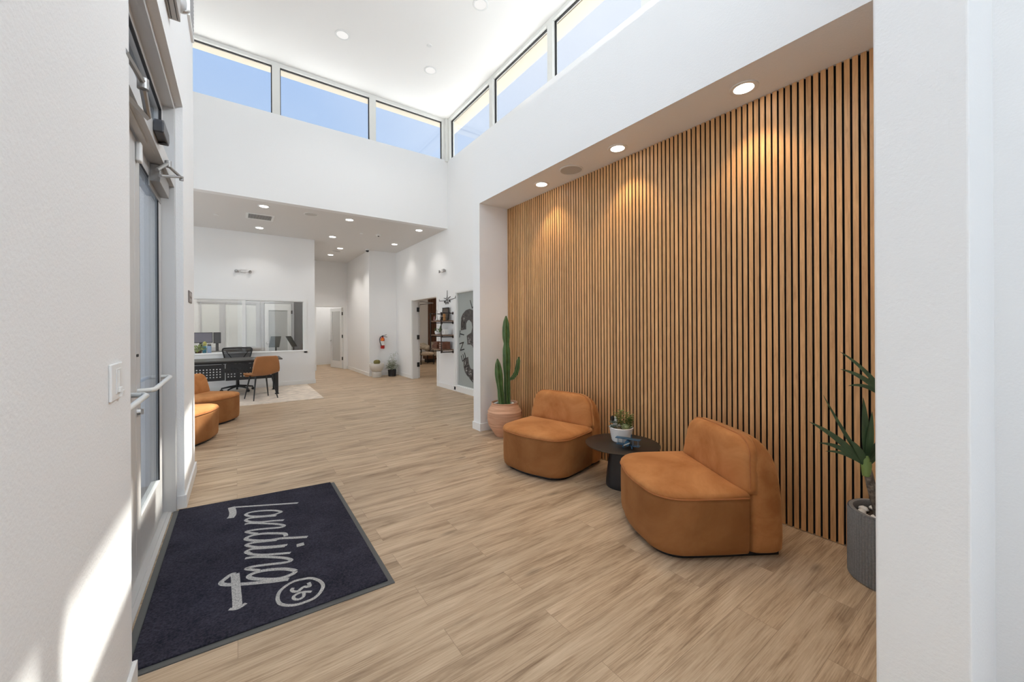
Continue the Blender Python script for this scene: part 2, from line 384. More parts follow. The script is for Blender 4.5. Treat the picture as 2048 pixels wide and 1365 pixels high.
# clerestory windows ------------------------------------------------
def win_frame(mm, axis, p, a0, a1, z0, z1, t=0.045, d=0.10):
    """rectangular frame in plane axis=p..p+d"""
    def bx(u0, u1, v0, v1, p0, p1):
        if axis == 'Y': mm.box(u0, u1, p0, p1, v0, v1)
        else: mm.box(p0, p1, u0, u1, v0, v1)
    bx(a0, a1, z1 - t, z1, p, p + d); bx(a0, a1, z0, z0 + t * .6, p, p + d); bx(a0, a0 + t, z0 + t * .6, z1 - t, p, p + d); bx(a1 - t, a1, z0 + t * .6, z1 - t, p, p + d)
def gasket(mm, axis, p, a0, a1, z0, z1, t=0.014):
    def bx(u0, u1, v0, v1, p0, p1):
        if axis == 'Y': mm.box(u0, u1, p0, p1, v0, v1)
        else: mm.box(p0, p1, u0, u1, v0, v1)
    bx(a0, a1, z1 - t, z1, p, p + .03); bx(a0, a0 + t, z0, z1 - t, p, p + .03); bx(a1 - t, a1, z0, z1 - t, p, p + .03)
n = 0
for a0, a1 in ((-3.55, -2.70), (-2.70, -1.06), (-1.06, 0.588), (0.588, 2.251), (2.251, 3.83)):
    n += 1; f = M(); win_frame(f, 'Y', YD + .003, a0, a1, 5.10, ZH - .001, 0.06)
    f = struct('window_%d' % n, f, WFRAME)
    g = M(); gasket(g, 'Y', YD + .05, a0 + .06, a1 - .06, 5.18, ZH - .06); obj('gasket', g, RUBBER, f)
    obj('pane', M().box(a0 + .06, a1 - .06, YD + .07, YD + .076, 5.136, ZH - .06), GLASS, f)
for a0, a1 in ((6.075, 7.85), (4.41, 6.075), (2.73, 4.41), (1.06, 2.73), (-0.61, 1.06), (-2.3, -0.61)):
    n += 1; f = M(); win_frame(f, 'X', XR + .003, a0, a1, 5.08, ZH - .001, 0.06)
    f = struct('window_%d' % n, f, WFRAME)
    g = M(); gasket(g, 'X', XR + .05, a0 + .06, a1 - .06, 5.16, ZH - .06); obj('gasket', g, RUBBER, f)
    obj('pane', M().box(XR + .07, XR + .076, a0 + .06, a1 - .06, 5.116, ZH - .06), GLASS, f)
for a0, a1 in ((0.1, 1.7), (1.7, 3.3)):  # unseen high left windows, made up to carry the fill lamp outside
    n += 1; f = M(); win_frame(f, 'X', -.47, a0, a1, 4.2, 5.9, 0.05)
    f = struct('window_%d' % (n + 10), f, WFRAME)
    obj('pane', M().box(-.43, -.424, a0 + .05, a1 - .05, 4.23, 5.85), GLASS, f)
f = M(); win_frame(f, 'X', -3.72, 5.4, 7.4, .3, 3.0, .05); win_frame(f, 'X', -3.72, 7.4, 9.4, .3, 3.0, .05); f = struct('window_30', f, WFRAME)  # unseen lounge glazing added in front of its fill lamp
obj('pane', M().box(-3.68, -3.674, 5.45, 7.35, .33, 2.95).box(-3.68, -3.674, 7.45, 9.35, .33, 2.95), GLASS, f)
f = M(); win_frame(f, 'Y', -3.17, 0.0, 2.2, 0, 4.9, .06); f = struct('window_31', f, WFRAME)  # unseen front glazing added in front of its fill lamp
obj('pane', M().box(.06, 2.14, -3.13, -3.124, .04, 4.84), GLASS, f)
struct('trim_corner_post', M().box(3.83, 4.04, 7.85, 8.055, 5.12, ZH), WFRAME)
struct('wall_right_top_end', M().box(XR, XR + .15, -3.2, -2.3, 5.12, ZH), WALL)
# roof overhang and the lower roofs outside
struct('roof_1', M().box(-.75, 4.35, -3.6, 4.4, ZH + .13, ZH + .35).box(-4.2, 4.35, 4.4, 8.36, ZH + .13, ZH + .35).box(4.06, 4.31, -3.6, 8.36, 6.07, ZH + .13).box(-4.2, 4.06, 8.07, 8.25, 6.05, ZH + .13), STUCCO)
struct('roof_2', M().box(4.06, 13, -3.6, 17.2, 3.86, 4.0).box(-4.2, 4.06, 8.07, 17.2, 3.86, 4.0), MEMBRANE)

# ------------------------------------------------------------------ baseboards and trims
def base_x(name, x, s, y0, y1):     # board on a wall facing +-X
    struct(name, M().box(min(x, x + s * .014), max(x, x + s * .014), y0, y1, 0, .10), TRIM, bev=.002)
def base_y(name, y, s, x0, x1):
    struct(name, M().box(x0, x1, min(y, y + s * .014), max(y, y + s * .014), 0, .10), TRIM, bev=.002)
struct('baseboard_left_near', M().box(XL, XL + .014, -3, 2.064, 0, .10).box(-.376, XL, 2.05, 2.064, 0, .1), TRIM, bev=.002)
struct('baseboard_left_pier', M().box(XL, XL + .014, 3.886, 4.814, 0, .10).box(-.376, XL, 3.886, 3.90, 0, .1).box(-3.5, XL, 4.80, 4.814, 0, .1), TRIM, bev=.002)
struct('baseboard_fin', M().box(XC - .014, XC, 4.406, 4.614, 0, .10).box(XC, 3.08, 4.406, 4.42, 0, .1).box(XC, XR, 4.60, 4.614, 0, .1), TRIM, bev=.002)
base_x('baseboard_right_rear', XR, -1, 4.614, 8.42)
base_x('baseboard_right_far', XR, -1, 10.18, YB)
base_y('baseboard_back', YB, -1, 3.086, XR - .014)
base_x('baseboard_hall_right', 3.10, -1, YB, YH)
base_y('baseboard_hall_end_right', YH, -1, 3.05, 3.086)
base_y('baseboard_office', YO, -1, -3.5, 1.629)
base_x('baseboard_office_side', 1.615, 1, YO, YH)
base_y('baseboard_far_room', 16.2, -1, 2.02, 3.3)
base_x('baseboard_far_room_left', 2.02, 1, YH + .14, 16.186)
base_y('baseboard_meeting', 15.6, -1, 4.1, 9.3)

# ------------------------------------------------------------------ entrance double door (in the left wall)
d1 = struct('door_1', M().box(-.52, -.376, 3.85, 3.90, 0, 3.10).box(-.52, -.376, 2.05, 2.10, 0, 3.10).box(-.52, -.376, 2.10, 3.85, 3.05, 3.10)
            .box(-.50, -.377, 2.10, 3.85, 2.455, 2.56).box(-.372, -.376, 3.872, 3.878, 0, 3.10), ALU)
tr = obj('transom_frame', M().box(-.50, -.44, 2.10, 2.15, 2.56, 3.05).box(-.50, -.44, 3.80, 3.85, 2.56, 3.05).box(-.50, -.44, 2.15, 3.80, 3.0, 3.05), ALU, d1)
g = M(); g.box(-.456, -.441, 3.788, 3.80, 2.56, 3.0).box(-.456, -.441, 2.15, 3.788, 2.988, 3.0); obj('gasket', g, RUBBER, tr)
obj('pane', M().box(-.476, -.47, 2.15, 3.80, 2.56, 3.0), GLASS, tr)
obj('threshold', M().box(-.53, -.398, 2.05, 3.90, 0, .008).box(-.50, -.42, 2.05, 3.90, .008, .014), ALU, d1)
def leaf(y0, y1):
    m = M(); s = .122; m.box(-.495, -.45, y0, y0 + s, .015, 2.44).box(-.495, -.45, y1 - s, y1, .015, 2.44).box(-.495, -.45, y0 + s, y1 - s, .015, .30).box(-.495, -.45, y0 + s, y1 - s, 2.36, 2.44)
    l = obj('door_leaf', m, ALU, d1, bev=.002)
    g = M(); g.box(-.459, -.4505, y0 + s, y0 + s + .006, .3, 2.36).box(-.459, -.4505, y1 - s - .006, y1 - s, .3, 2.36).box(-.459, -.4505, y0 + s, y1 - s, 2.354, 2.36); obj('gasket', g, RUBBER, l)
    obj('pane', M().box(-.466, -.460, y0 + s, y1 - s, .30, 2.36), GLASS, l)
    return l
lf2 = leaf(2.925, 3.845); lf1 = leaf(2.105, 2.915)
obj('door_gap_seal', M().box(-.460, -.452, 3.845, 3.850, .015, 2.455).box(-.462, -.4503, 2.735, 2.788, .30, 2.36), RUBBER, d1)
obj('push_bar', M().tube([(-.452, 2.965, 1.035), (-.40, 2.975, 1.035), (-.385, 3.02, 1.033), (-.395, 3.74, 1.033), (-.41, 3.79, 1.033), (-.452, 3.80, 1.033)], .0135, 12), WFRAME, lf2, smooth=True)
obj('push_bar', M().tube([(-.452, 2.80, 1.035), (-.40, 2.79, 1.035), (-.385, 2.75, 1.033), (-.385, 2.25, 1.033), (-.40, 2.2, 1.033), (-.452, 2.19, 1.033)], .0135, 12), WFRAME, lf1, smooth=True)
obj('lock_cylinder', M().cyl((-.455, 2.965, .92), (-.435, 2.965, .92), .022, .018, 20).box(-.435, -.425, 2.96, 2.97, .905, .935), CHROME, lf2, smooth=True)
obj('bolt_head', M().cyl((-.455, 2.948, 1.235), (-.446, 2.948, 1.235), .008, n=12).cyl((-.455, 2.975, 1.235), (-.446, 2.975, 1.235), .008, n=12), RUBBER, lf2)
obj('contact_sensor', M().box(-.45, -.425, 2.935, 2.985, 2.315, 2.425, .008), DLTRIM, lf2)
obj('door_closer', M().box(-.45, -.398, 3.37, 3.77, 2.34, 2.452, .003), ALUD, lf2)
obj('cover_plate', M().box(-.452, -.446, 3.34, 3.80, 2.30, 2.45), ALUD, lf2)
obj('header_track', M().box(-.45, -.40, 2.12, 3.19, 2.452, 2.50).box(-.44, -.41, 2.3, 3.0, 2.440, 2.452), ALU, d1, bev=.002)
obj('closer_arm', M().tube([(-.335, 2.00, 2.42), (-.325, 2.29, 2.455)], .011, 6).cyl((-.325, 2.29, 2.425), (-.325, 2.29, 2.47), .02, n=16).tube([(-.325, 2.29, 2.43), (-.34, 2.52, 2.405)], .013, 8).tube([(-.345, 1.99, 2.27), (-.345, 2.53, 2.40)], .012, 4), ALUD, d1)
obj('closer_arm', M().tube([(-.40, 3.25, 2.38), (-.36, 3.38, 2.475)], .011, 8).cyl((-.36, 3.38, 2.45), (-.36, 3.38, 2.49), .017, n=16).tube([(-.36, 3.38, 2.46), (-.322, 3.70, 2.49)], .010, 8).tube([(-.39, 3.30, 2.36), (-.33, 3.62, 2.47)], .010, 6).cyl((-.322, 3.70, 2.47), (-.322, 3.70, 2.50), .013, n=12), ALUD, d1)
s = M().prism([(2.93, 2.50), (3.14, 2.50), (3.17, 2.53), (3.15, 2.58), (2.95, 2.58), (2.93, 2.56)], 'X', -.377, -.33)
mo = obj('motion_sensor', s, mat('charcoal_plastic', (.05, .05, .055), .4), d1, bev=.008)
obj('sensor_lens', M().lathe([(.022, 0), (.022, .006), (.015, .008), (.008, .004)], (-.353, 3.10, 2.500), 20, ax=(0, .2, -1)), BLACK, mo)

# ------------------------------------------------------------------ wall mounted items on the left wall
t = thing('light_switch', 'white slider dimmer switch plate on the near left wall', 'switch', (XL, 1.805, 1.21))
obj('wall_plate', M().box(XL, XL + .008, 1.735, 1.875, 1.148, 1.268, .003), TRIM, t)
dp_ = obj('dimmer_panel', M().box(XL + .008, XL + .011, 1.785, 1.845, 1.168, 1.250, .001), DLTRIM, t)
obj('slider', M().box(XL + .011, XL + .018, 1.80, 1.823, 1.172, 1.188, .001).box(XL + .0108, XL + .0125, 1.808, 1.815, 1.19, 1.245), TRIM, dp_)
obj('rocker', M().obox((XL + .012, 1.85, 1.163), (.008, .03, .022), ry=.15, bev=.001), TRIM, t)
t = thing('wall_sign', 'small brown rectangular sign on the left pier past the entrance', 'sign', (XL, 4.365, 1.66))
obj('sign_plate', M().box(XL, XL + .008, 4.235, 4.495, 1.612, 1.710), mat('taupe_sign', (.20, .17, .155), .5), t, bev=.002)
obj('sign_insert', M().box(XL + .008, XL + .010, 4.27, 4.475, 1.665, 1.695).box(XL + .008, XL + .010, 4.27, 4.475, 1.625, 1.645), mat('light_taupe', (.36, .33, .32), .5), t)
t = thing('wall_fixture', 'grey metal box fixture mounted above the entrance door, cut by the top of the photo', 'fixture', (XL, 3.0, 3.3))
obj('housing', M().box(XL, XL + .055, 2.78, 3.16, 3.30, 3.52, .004), mat('warm_grey_metal', (.42, .40, .38), .45, .2), t)
obj('bottom_groove', M().box(XL + .012, XL + .016, 2.80, 3.14, 3.297, 3.301).box(XL + .040, XL + .043, 2.80, 3.14, 3.297, 3.301), BLACK, t)
t = thing('emergency_light', 'small grey half-dome emergency lamp head high on the left wall beside the boxy fixture', 'light', (XL, 3.62, 3.60))
obj('lamp_housing', M().sphere((XL + .01, 3.52, 3.66), .065, 20, 12, (.75, 1, 1)), mat('silver_plastic', (.55, .55, .55), .35, .4), t, smooth='all')
obj('lamp_lens', M().lathe([(.03, 0), (.032, .008), (.02, .014), (.005, .010)], (XL + .045, 3.55, 3.63), 20, ax=(.5, .35, -.8)), CHROME, t, smooth=True)
t = thing('return_air_grille', 'white framed wall grille high on the left wall near the far pier corner', 'vent', (XL, 4.45, 4.06))
obj('frame', M().box(XL, XL + .02, 4.26, 4.29, 4.06, 4.86).box(XL, XL + .02, 4.63, 4.66, 4.06, 4.86).box(XL, XL + .02, 4.29, 4.63, 4.06, 4.09).box(XL, XL + .02, 4.29, 4.63, 4.83, 4.86), TRIM, t)
m = M()
for i in range(20): m.obox((XL + .012, 4.46, 4.11 + i * .036), (.004, .34, .03), ry=.6)
obj('louvres', m, mat('grey_louvre', (.45, .45, .46), .5), t)

# ------------------------------------------------------------------ ceiling lights
def downlight(x, y, z, led, power, spot, label, group, col=(1, .95, .89), r=.062, blend=.6, ang=110):
    t = thing('recessed_downlight', label, 'ceiling light', (x, y, z), 0, group)
    obj('trim_ring', M().lathe([(r + .028, 0), (r + .028, -.005), (r + .02, -.008), (r, -.004), (r, .0)], (x, y, z), 40, cap0=False, cap1=False), DLTRIM, t, smooth=True)
    obj('lens', M().cyl((x, y, z - .001), (x, y, z - .0035), r, n=40), led, t)
    l = lamp('downlight_beam', 'SPOT', power, (x, y, z - .02), col, (0, 0, 0), spot_size=radians(ang), spot_blend=blend, shadow_soft_size=.05)
    return t
for x, y, lb in ((2.88, 1.234, 'glowing recessed downlight over the front lounge chair, nearest in the niche ceiling'), (2.885, 2.33, 'glowing recessed downlight over the round black table, middle of the niche ceiling row'),
             (2.885, 3.424, 'glowing recessed downlight over the cactus end, farthest in the niche ceiling row')):
    downlight(x, y, ZN, LED, NICHE_W, True, lb, 'niche downlights', (1, .72, .40), blend=.6, ang=95)
for x, y, lb in ((1.402, 6.573, 'unlit-looking round downlight in the high ceiling, left of the pair near the back windows'), (2.905, 4.799, 'round downlight in the high ceiling cut close to the top edge of the photo'),
             (2.899, 6.557, 'round downlight in the high ceiling, right one of the pair near the back windows'), (1.40, 4.80, None), (1.4, 3.0, None), (2.9, 3.0, None)):
    if lb: downlight(x, y, ZH, LEDH, HIGH_W, True, lb, 'high ceiling downlights', r=.085)
LOW = [(.421, 8.349, 'lit low-ceiling downlight in front of the slotted air vent'), (.428, 10.181, 'lit low-ceiling downlight behind the air vent near the office wall'),
       (1.907, 8.395, 'lit low-ceiling downlight in the front row right of the round speaker'), (3.412, 8.401, 'lit low-ceiling downlight at the right end of the front row by the right wall'),
       (3.443, 10.171, 'lit low-ceiling downlight in the second row, above the hanging fire extinguisher wall'), (1.920, 10.185, 'lit low-ceiling downlight in the second row, before the hallway corner'),
       (2.365, 11.529, 'lit low-ceiling downlight in the hallway, in front of the small hallway speaker'), (2.336, 12.706, 'lit low-ceiling downlight farthest down the hallway')]
for x, y, lb in LOW: downlight(x, y, ZL, LED, LOW_W * (3.4 if y > 11 else 1.0), True, lb, 'low ceiling downlights', r=.07, blend=.7)
def disc(name, label, cat, x, y, z, r, m1, group=None):
    t = thing(name, label, cat, (x, y, z), 0, group)
    obj('rim', M().lathe([(r, 0), (r, -.006), (r - .012, -.008), (r - .014, -.003)], (x, y, z), 40, cap0=False, cap1=False), DLTRIM, t, smooth=True)
    obj('grille', M().cyl((x, y, z), (x, y, z - .005), r - .012, n=40), m1, t); return t
GR = mat('grey_speaker_grille', (.55, .54, .52), .7, bump=(600, .6))
disc('ceiling_speaker', 'large round speaker grille in the niche ceiling between two downlights', 'speaker', 2.878, 2.93, ZN, .125, GR)
disc('ceiling_speaker', 'round grey speaker in the low ceiling near its front edge', 'speaker', 1.20, 8.415, ZL, .125, GR)
disc('ceiling_speaker', 'small-looking round grey speaker in the hallway ceiling between two downlights', 'speaker', 2.37, 12.0, ZL, .125, GR)
for x, y, z, lb in ((2.631, 5.986, ZH, 'small white sprinkler cover in the high ceiling'), (-.312, 9.458, ZL, 'small round sprinkler cover at the left of the low ceiling'), (2.408, 9.428, ZL, 'small round sprinkler cover in the low ceiling between downlights'),
                (2.34, 12.25, ZL, 'small round sprinkler cover in the hallway ceiling')):
    tag(obj('sprinkler_cover', M().lathe([(.04, 0), (.042, -.006), (.038, -.010)], (x, y, z), 24), DLTRIM, smooth=True), lb, 'sprinkler', 'sprinkler covers')
t = thing('smoke_detector', 'white smoke detector on the low ceiling left of the security camera', 'smoke detector', (2.779, 9.351, ZL))
obj('base', M().lathe([(.06, 0), (.062, -.012), (.045, -.03)], (2.779, 9.351, ZL), 28), DLTRIM, t, smooth=True)
obj('sensor_tip', M().lathe([(.018, -.03), (.018, -.042), (.01, -.046)], (2.779, 9.351, ZL), 16), BLACK, t)
AV0, AV1 = 8.95, 9.42
t = thing('air_vent', 'slotted rectangular air vent in the low ceiling between two downlights', 'vent', (.395, 9.17, ZL))
obj('frame', M().box(.16, .63, AV0, AV0 + .05, ZL - .008, ZL).box(.16, .63, AV1 - .05, AV1, ZL - .008, ZL).box(.16, .20, AV0 + .05, AV1 - .05, ZL - .008, ZL).box(.59, .63, AV0 + .05, AV1 - .05, ZL - .008, ZL), DLTRIM, t)
obj('backing', M().box(.2, .59, AV0 + .05, AV1 - .05, ZL - .002, ZL), BLACK, t)
m = M()
for i in range(19): m.box(.205 + i * .0205, .213 + i * .0205, AV0 + .05, AV1 - .05, ZL - .007, ZL - .003)
obj('slats', m, GR, t)
t = thing('security_camera', 'black dome security camera on the ceiling at the hallway corner', 'camera', (3.03, 11.25, ZL))
obj('base', M().lathe([(.055, 0), (.057, -.03), (.05, -.034)], (3.03, 11.25, ZL), 28), DLTRIM, t, smooth=True)
obj('dome', M().sphere((3.03, 11.25, ZL - .034), .045, 20, 12), BLACK, t, smooth='all')

# emergency twin lamps on walls
def twin(x, y, z, dx, dy, nx, ny, label):
    t = thing('emergency_light', label, 'light', (x, y, z), 0, 'twin-head emergency lights')
    a = Vector((dx, dy, 0)); n = Vector((nx, ny, 0)); c = Vector((x, y, z))
    p = lambda u, v, w: tuple(c + a * u + n * v + Vector((0, 0, w)))
    m = M(); m.cyl(p(-.10, .0, 0), p(-.10, .03, 0), .03, n=16); m.tube([p(-.105, .035, .02), p(-.06, .035, -.012), p(.06, .035, -.018), p(.105, .035, .0)], .009, 8); m.box(*sorted((p(-.05, 0, 0)[0], p(.05, .03, 0)[0])), *sorted((p(-.05, 0, 0)[1], p(.05, .03, 0)[1])), z - .03, z + .05)
    obj('mount', m, mat('light_grey_plastic', (.62, .61, .60), .45), t)
    for s_ in (-1, 1): obj('lamp_head', M().lathe([(.018, 0), (.034, .03), (.036, .04), (.03, .043), (.012, .036)], p(s_ * .115, .02, 0), 20, ax=(n + a * s_ * .5).to_tuple()), ALUD, t, smooth=True)
twin(.135, YO, 2.70, 1, 0, 0, -1, 'twin-head emergency light high on the office wall above the interior window')
twin(XR, 8.13, 2.69, 0, 1, -1, 0, 'twin-head emergency light on the right wall above the door opening and shelf')

# ------------------------------------------------------------------ slatted niche wall
t = thing('slat_wall_panel', 'tall oak slat panelling on black felt covering the niche wall', 'wall panel', (3.12, 2.36, 0))
obj('felt_backing', M().box(3.113, 3.121, .296, 4.419, 0.003, ZN - .001), FELT, t)
P_ = .0395; m = M(); y = .296 + .006
k = math.ceil(.30 / P_)
core = M()
while k * P_ + .027 < 4.419:
    m.box(XS, XS + .0035, k * P_ + .004, k * P_ + .0315, .004, ZN - .002); core.box(XS + .0035, 3.113, k * P_ + .0042, k * P_ + .0313, .004, ZN - .002); k += 1
sl_ = obj('slats', m, SLAT, t); obj('black_slat_cores', core, FELT, sl_)

# ------------------------------------------------------------------ door mat
t = thing('entrance_mat', 'dark navy entrance mat with white script lettering by the glass door', 'mat', (.15, 3.0, 0))
Q = [(-.390, 3.850), (.705, 3.731), (.692, 2.066), (-.390, 2.115)]
obj('rubber_border', M().prism(Q, 'Z', 0, .005), mat('grey_rubber', (.10, .10, .095), .7), t)
Qp = [(-.358, 3.846), (.675, 3.732), (.664, 2.098), (-.358, 2.145)]
mm, nt, b = nodes('navy_mat_pile'); tcn = nt.nodes.new('ShaderNodeTexCoord')
n1 = nt.nodes.new('ShaderNodeTexNoise'); n1.inputs['Scale'].default_value = 110; n1.inputs['Detail'].default_value = 3
n2 = nt.nodes.new('ShaderNodeTexNoise'); n2.inputs['Scale'].default_value = 5; n2.inputs['Detail'].default_value = 3
r1 = nt.nodes.new('ShaderNodeValToRGB'); r1.color_ramp.elements[0].position = .3; r1.color_ramp.elements[0].color = (.010, .010, .015, 1); r1.color_ramp.elements[1].position = .72; r1.color_ramp.elements[1].color = (.060, .057, .078, 1)
mg = nt.nodes.new('ShaderNodeMath'); mg.operation = 'MULTIPLY_ADD'; mg.inputs[1].default_value = .35
nt.links.new(tcn.outputs['Object'], n1.inputs['Vector']); nt.links.new(tcn.outputs['Object'], n2.inputs['Vector'])
nt.links.new(n2.outputs['Fac'], mg.inputs[0]); 
mh = nt.nodes.new('ShaderNodeMath'); mh.operation = 'MULTIPLY'; mh.inputs[1].default_value = .65; nt.links.new(n1.outputs['Fac'], mh.inputs[0]); nt.links.new(mh.outputs[0], mg.inputs[2])
nt.links.new(mg.outputs[0], r1.inputs[0]); nt.links.new(r1.outputs[0], b.inputs['Base Color']); b.inputs['Roughness'].default_value = .95; b.inputs['Specular IOR Level'].default_value = .1
bp = nt.nodes.new('ShaderNodeBump'); bp.inputs['Strength'].default_value = .9; bp.inputs['Distance'].default_value = .006; nt.links.new(n1.outputs['Fac'], bp.inputs['Height']); nt.links.new(bp.outputs[0], b.inputs['Normal'])
pile = obj('pile', M().prism(Qp, 'Z', .005, .013), mm, t, bev=.003)
STROKES=[
(0.011,[(0.388, 3.434), (0.168, 3.546), (-0.025, 3.645)]),
(0.022,[(-0.036, 3.655), (-0.027, 3.561), (-0.028, 3.495), (-0.041, 3.448)]),
(0.011,[(0.266, 3.345), (0.23, 3.394), (0.177, 3.433), (0.123, 3.459), (0.077, 3.469), (0.051, 3.45), (0.07, 3.406), (0.106, 3.375), (0.158, 3.342), (0.212, 3.324), (0.248, 3.33), (0.266, 3.345)]),
(0.011,[(0.232, 3.295), (0.158, 3.331), (0.079, 3.364), (0.05, 3.35), (0.07, 3.305), (0.128, 3.255), (0.205, 3.221), (0.27, 3.186)]),
(0.011,[(0.042, 3.28), (0.077, 3.273), (0.152, 3.215), (0.227, 3.149), (0.264, 3.097), (0.242, 3.084), (0.173, 3.116), (0.099, 3.148), (0.05, 3.156), (0.073, 3.117), (0.109, 3.082)]),
(0.013,[(0.26, 2.932), (0.258, 2.969), (0.228, 2.998), (0.144, 3.056), (0.084, 3.073), (0.048, 3.06), (0.052, 3.032), (0.093, 2.989), (0.163, 2.941), (0.234, 2.918), (0.305, 2.876), (0.374, 2.838)]),
(0.011,[(0.209, 2.911), (0.139, 2.943), (0.081, 2.966), (0.046, 2.961), (0.073, 2.918), (0.113, 2.882), (0.18, 2.842), (0.256, 2.808)]),
(0.011,[(0.243, 2.799), (0.134, 2.853), (0.078, 2.884), (0.049, 2.879), (0.044, 2.86), (0.066, 2.83)]),
(0.019,[(0.303, 2.762), (0.324, 2.761), (0.344, 2.761)]),
(0.011,[(0.052, 2.862), (0.063, 2.828), (0.12, 2.775), (0.193, 2.733), (0.263, 2.697)]),
(0.011,[(0.037, 2.791), (0.09, 2.771), (0.176, 2.705), (0.232, 2.653), (0.258, 2.609), (0.227, 2.604), (0.142, 2.641), (0.073, 2.668), (0.04, 2.669), (0.069, 2.635), (0.101, 2.605)]),
(0.013,[(0.264, 2.476), (0.234, 2.52), (0.194, 2.552), (0.125, 2.587), (0.073, 2.593), (0.05, 2.579), (0.064, 2.546), (0.108, 2.505), (0.173, 2.46), (0.228, 2.453), (0.264, 2.473)]),
(0.013,[(0.227, 2.419), (0.158, 2.448), (0.081, 2.487), (0.004, 2.529), (-0.055, 2.569), (-0.072, 2.601), (-0.053, 2.63), (-0.028, 2.654), (-0.011, 2.647)]),
(0.02,[(-0.011, 2.647), (-0.007, 2.519), (-0.003, 2.407), (-0.001, 2.313)]),
(0.009,[(-0.034, 2.332), (0.001, 2.314), (0.034, 2.334)]),
(0.009,[(0.246, 2.381), (0.284, 2.375), (0.327, 2.356), (0.36, 2.305), (0.369, 2.251), (0.349, 2.204), (0.317, 2.174), (0.279, 2.168), (0.239, 2.172), (0.203, 2.191), (0.173, 2.225), (0.164, 2.265), (0.168, 2.304), (0.182, 2.339), (0.211, 2.366), (0.246, 2.381)]),
(0.009,[(0.238, 2.324), (0.23, 2.31), (0.237, 2.29), (0.256, 2.28), (0.269, 2.29), (0.286, 2.299), (0.301, 2.289), (0.312, 2.29), (0.31, 2.323)]),
(0.008,[(0.312, 2.234), (0.288, 2.25), (0.262, 2.26), (0.237, 2.253), (0.23, 2.235), (0.241, 2.215), (0.258, 2.209), (0.274, 2.221), (0.278, 2.248)]),
]

def catmull(p, n=6):
    if len(p) < 3: return [Vector((*q, 0)) for q in p]
    v = [Vector((*q, 0)) for q in p]; closed = (v[0] - v[-1]).length < .004; o = []
    for i in range(len(v) - 1):
        a = v[i - 1] if i > 0 else (v[-2] if closed else v[0]); b_ = v[i]; c_ = v[i + 1]; d_ = v[i + 2] if i + 2 < len(v) else (v[1] if closed else v[-1])
        for k in range(n):
            s_ = k / n; o.append(.5 * ((2 * b_) + (c_ - a) * s_ + (2 * a - 5 * b_ + 4 * c_ - d_) * s_ ** 2 + (3 * b_ - a - 3 * c_ + d_) * s_ ** 3))
    return o + [v[-1]]
m = M()
for i, (wd, pts) in enumerate(STROKES):
    v = catmull(pts); z = .0134 + i * .00004; L_, R_ = [], []
    for k in range(len(v)):
        d_ = (v[min(k + 1, len(v) - 1)] - v[max(k - 1, 0)]).normalized(); nn = Vector((-d_.y, d_.x, 0)) * wd
        L_.append(m.b.verts.new((v[k].x + nn.x, v[k].y + nn.y, z))); R_.append(m.b.verts.new((v[k].x - nn.x, v[k].y - nn.y, z)))
    for k in range(len(v) - 1): m.b.faces.new((L_[k], L_[k + 1], R_[k + 1], R_[k]))
obj('lettering', m, mat('cream_mat_yarn', (.47, .455, .43), .95, bump=(160, .9, .006), var=(160, .45)), pile)

# ------------------------------------------------------------------ lounge chairs
def velvet(name='rust_velvet', k=1.0, sh=.55, sc=3.2):
    m, nt, b = nodes(name); L = nt.links
    tc = nt.nodes.new('ShaderNodeTexCoord'); n = nt.nodes.new('ShaderNodeTexNoise'); n.inputs['Scale'].default_value = sc; n.inputs['Detail'].default_value = 5; n.inputs['Roughness'].default_value = .62; n.inputs['Distortion'].default_value = .5
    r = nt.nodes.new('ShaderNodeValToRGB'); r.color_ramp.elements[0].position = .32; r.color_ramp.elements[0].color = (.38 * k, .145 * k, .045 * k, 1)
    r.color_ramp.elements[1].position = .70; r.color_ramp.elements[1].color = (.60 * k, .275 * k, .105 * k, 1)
    L.new(tc.outputs['Object'], n.inputs['Vector']); L.new(n.outputs['Fac'], r.inputs[0]); L.new(r.outputs[0], b.inputs['Base Color'])
    b.inputs['Roughness'].default_value = .9; b.inputs['Specular IOR Level'].default_value = .15
    b.inputs['Sheen Weight'].default_value = sh; b.inputs['Sheen Roughness'].default_value = .35; b.inputs['Sheen Tint'].default_value = (1.0, .55, .25, 1)
    n2 = nt.nodes.new('ShaderNodeTexNoise'); n2.inputs['Scale'].default_value = 450
    bp = nt.nodes.new('ShaderNodeBump'); bp.inputs['Strength'].default_value = .25; bp.inputs['Distance'].default_value = .001
    L.new(tc.outputs['Object'], n2.inputs['Vector']); L.new(n2.outputs['Fac'], bp.inputs['Height']); L.new(bp.outputs[0], b.inputs['Normal'])
    return m
VEL = velvet()
VELB = velvet('rust_velvet_side_shaded', .58, .30, 2.0)  # darker copy of the velvet: shade on the base put into its colour
VELS = velvet('rust_velvet_back_shaded', .84, .6, 5.0)  # dimmer velvet copy: shell shading put into the colour, blotches are nap
PIPE = mat('rust_piping', (.40, .145, .045), .85)
HW, YF, YS, YR = .385, -.395, .165, .430
def outline(rad=.19, bow=.025, n=10):
    """front part of the footprint, from the left seam round the front to the right seam"""
    p = [(-HW, YS), (-HW - .004, YS - .12), (-HW - .002, YF + rad + .06)]
    for i in range(n + 1):
        a = pi + (pi / 2) * i / n; p.append((-HW + rad + rad * cos(a), YF + rad + rad * sin(a)))
    for i in range(1, 6):
        s_ = i / 6; x = (-HW + rad) * (1 - s_) + (HW - rad) * s_; p.append((x, YF - bow * sin(pi * s_)))
    for i in range(n + 1):
        a = 1.5 * pi + (pi / 2) * i / n; p.append((HW - rad + rad * cos(a), YF + rad + rad * sin(a)))
    p += [(HW + .002, YF + rad + .06), (HW + .004, YS - .12), (HW, YS)]
    return p
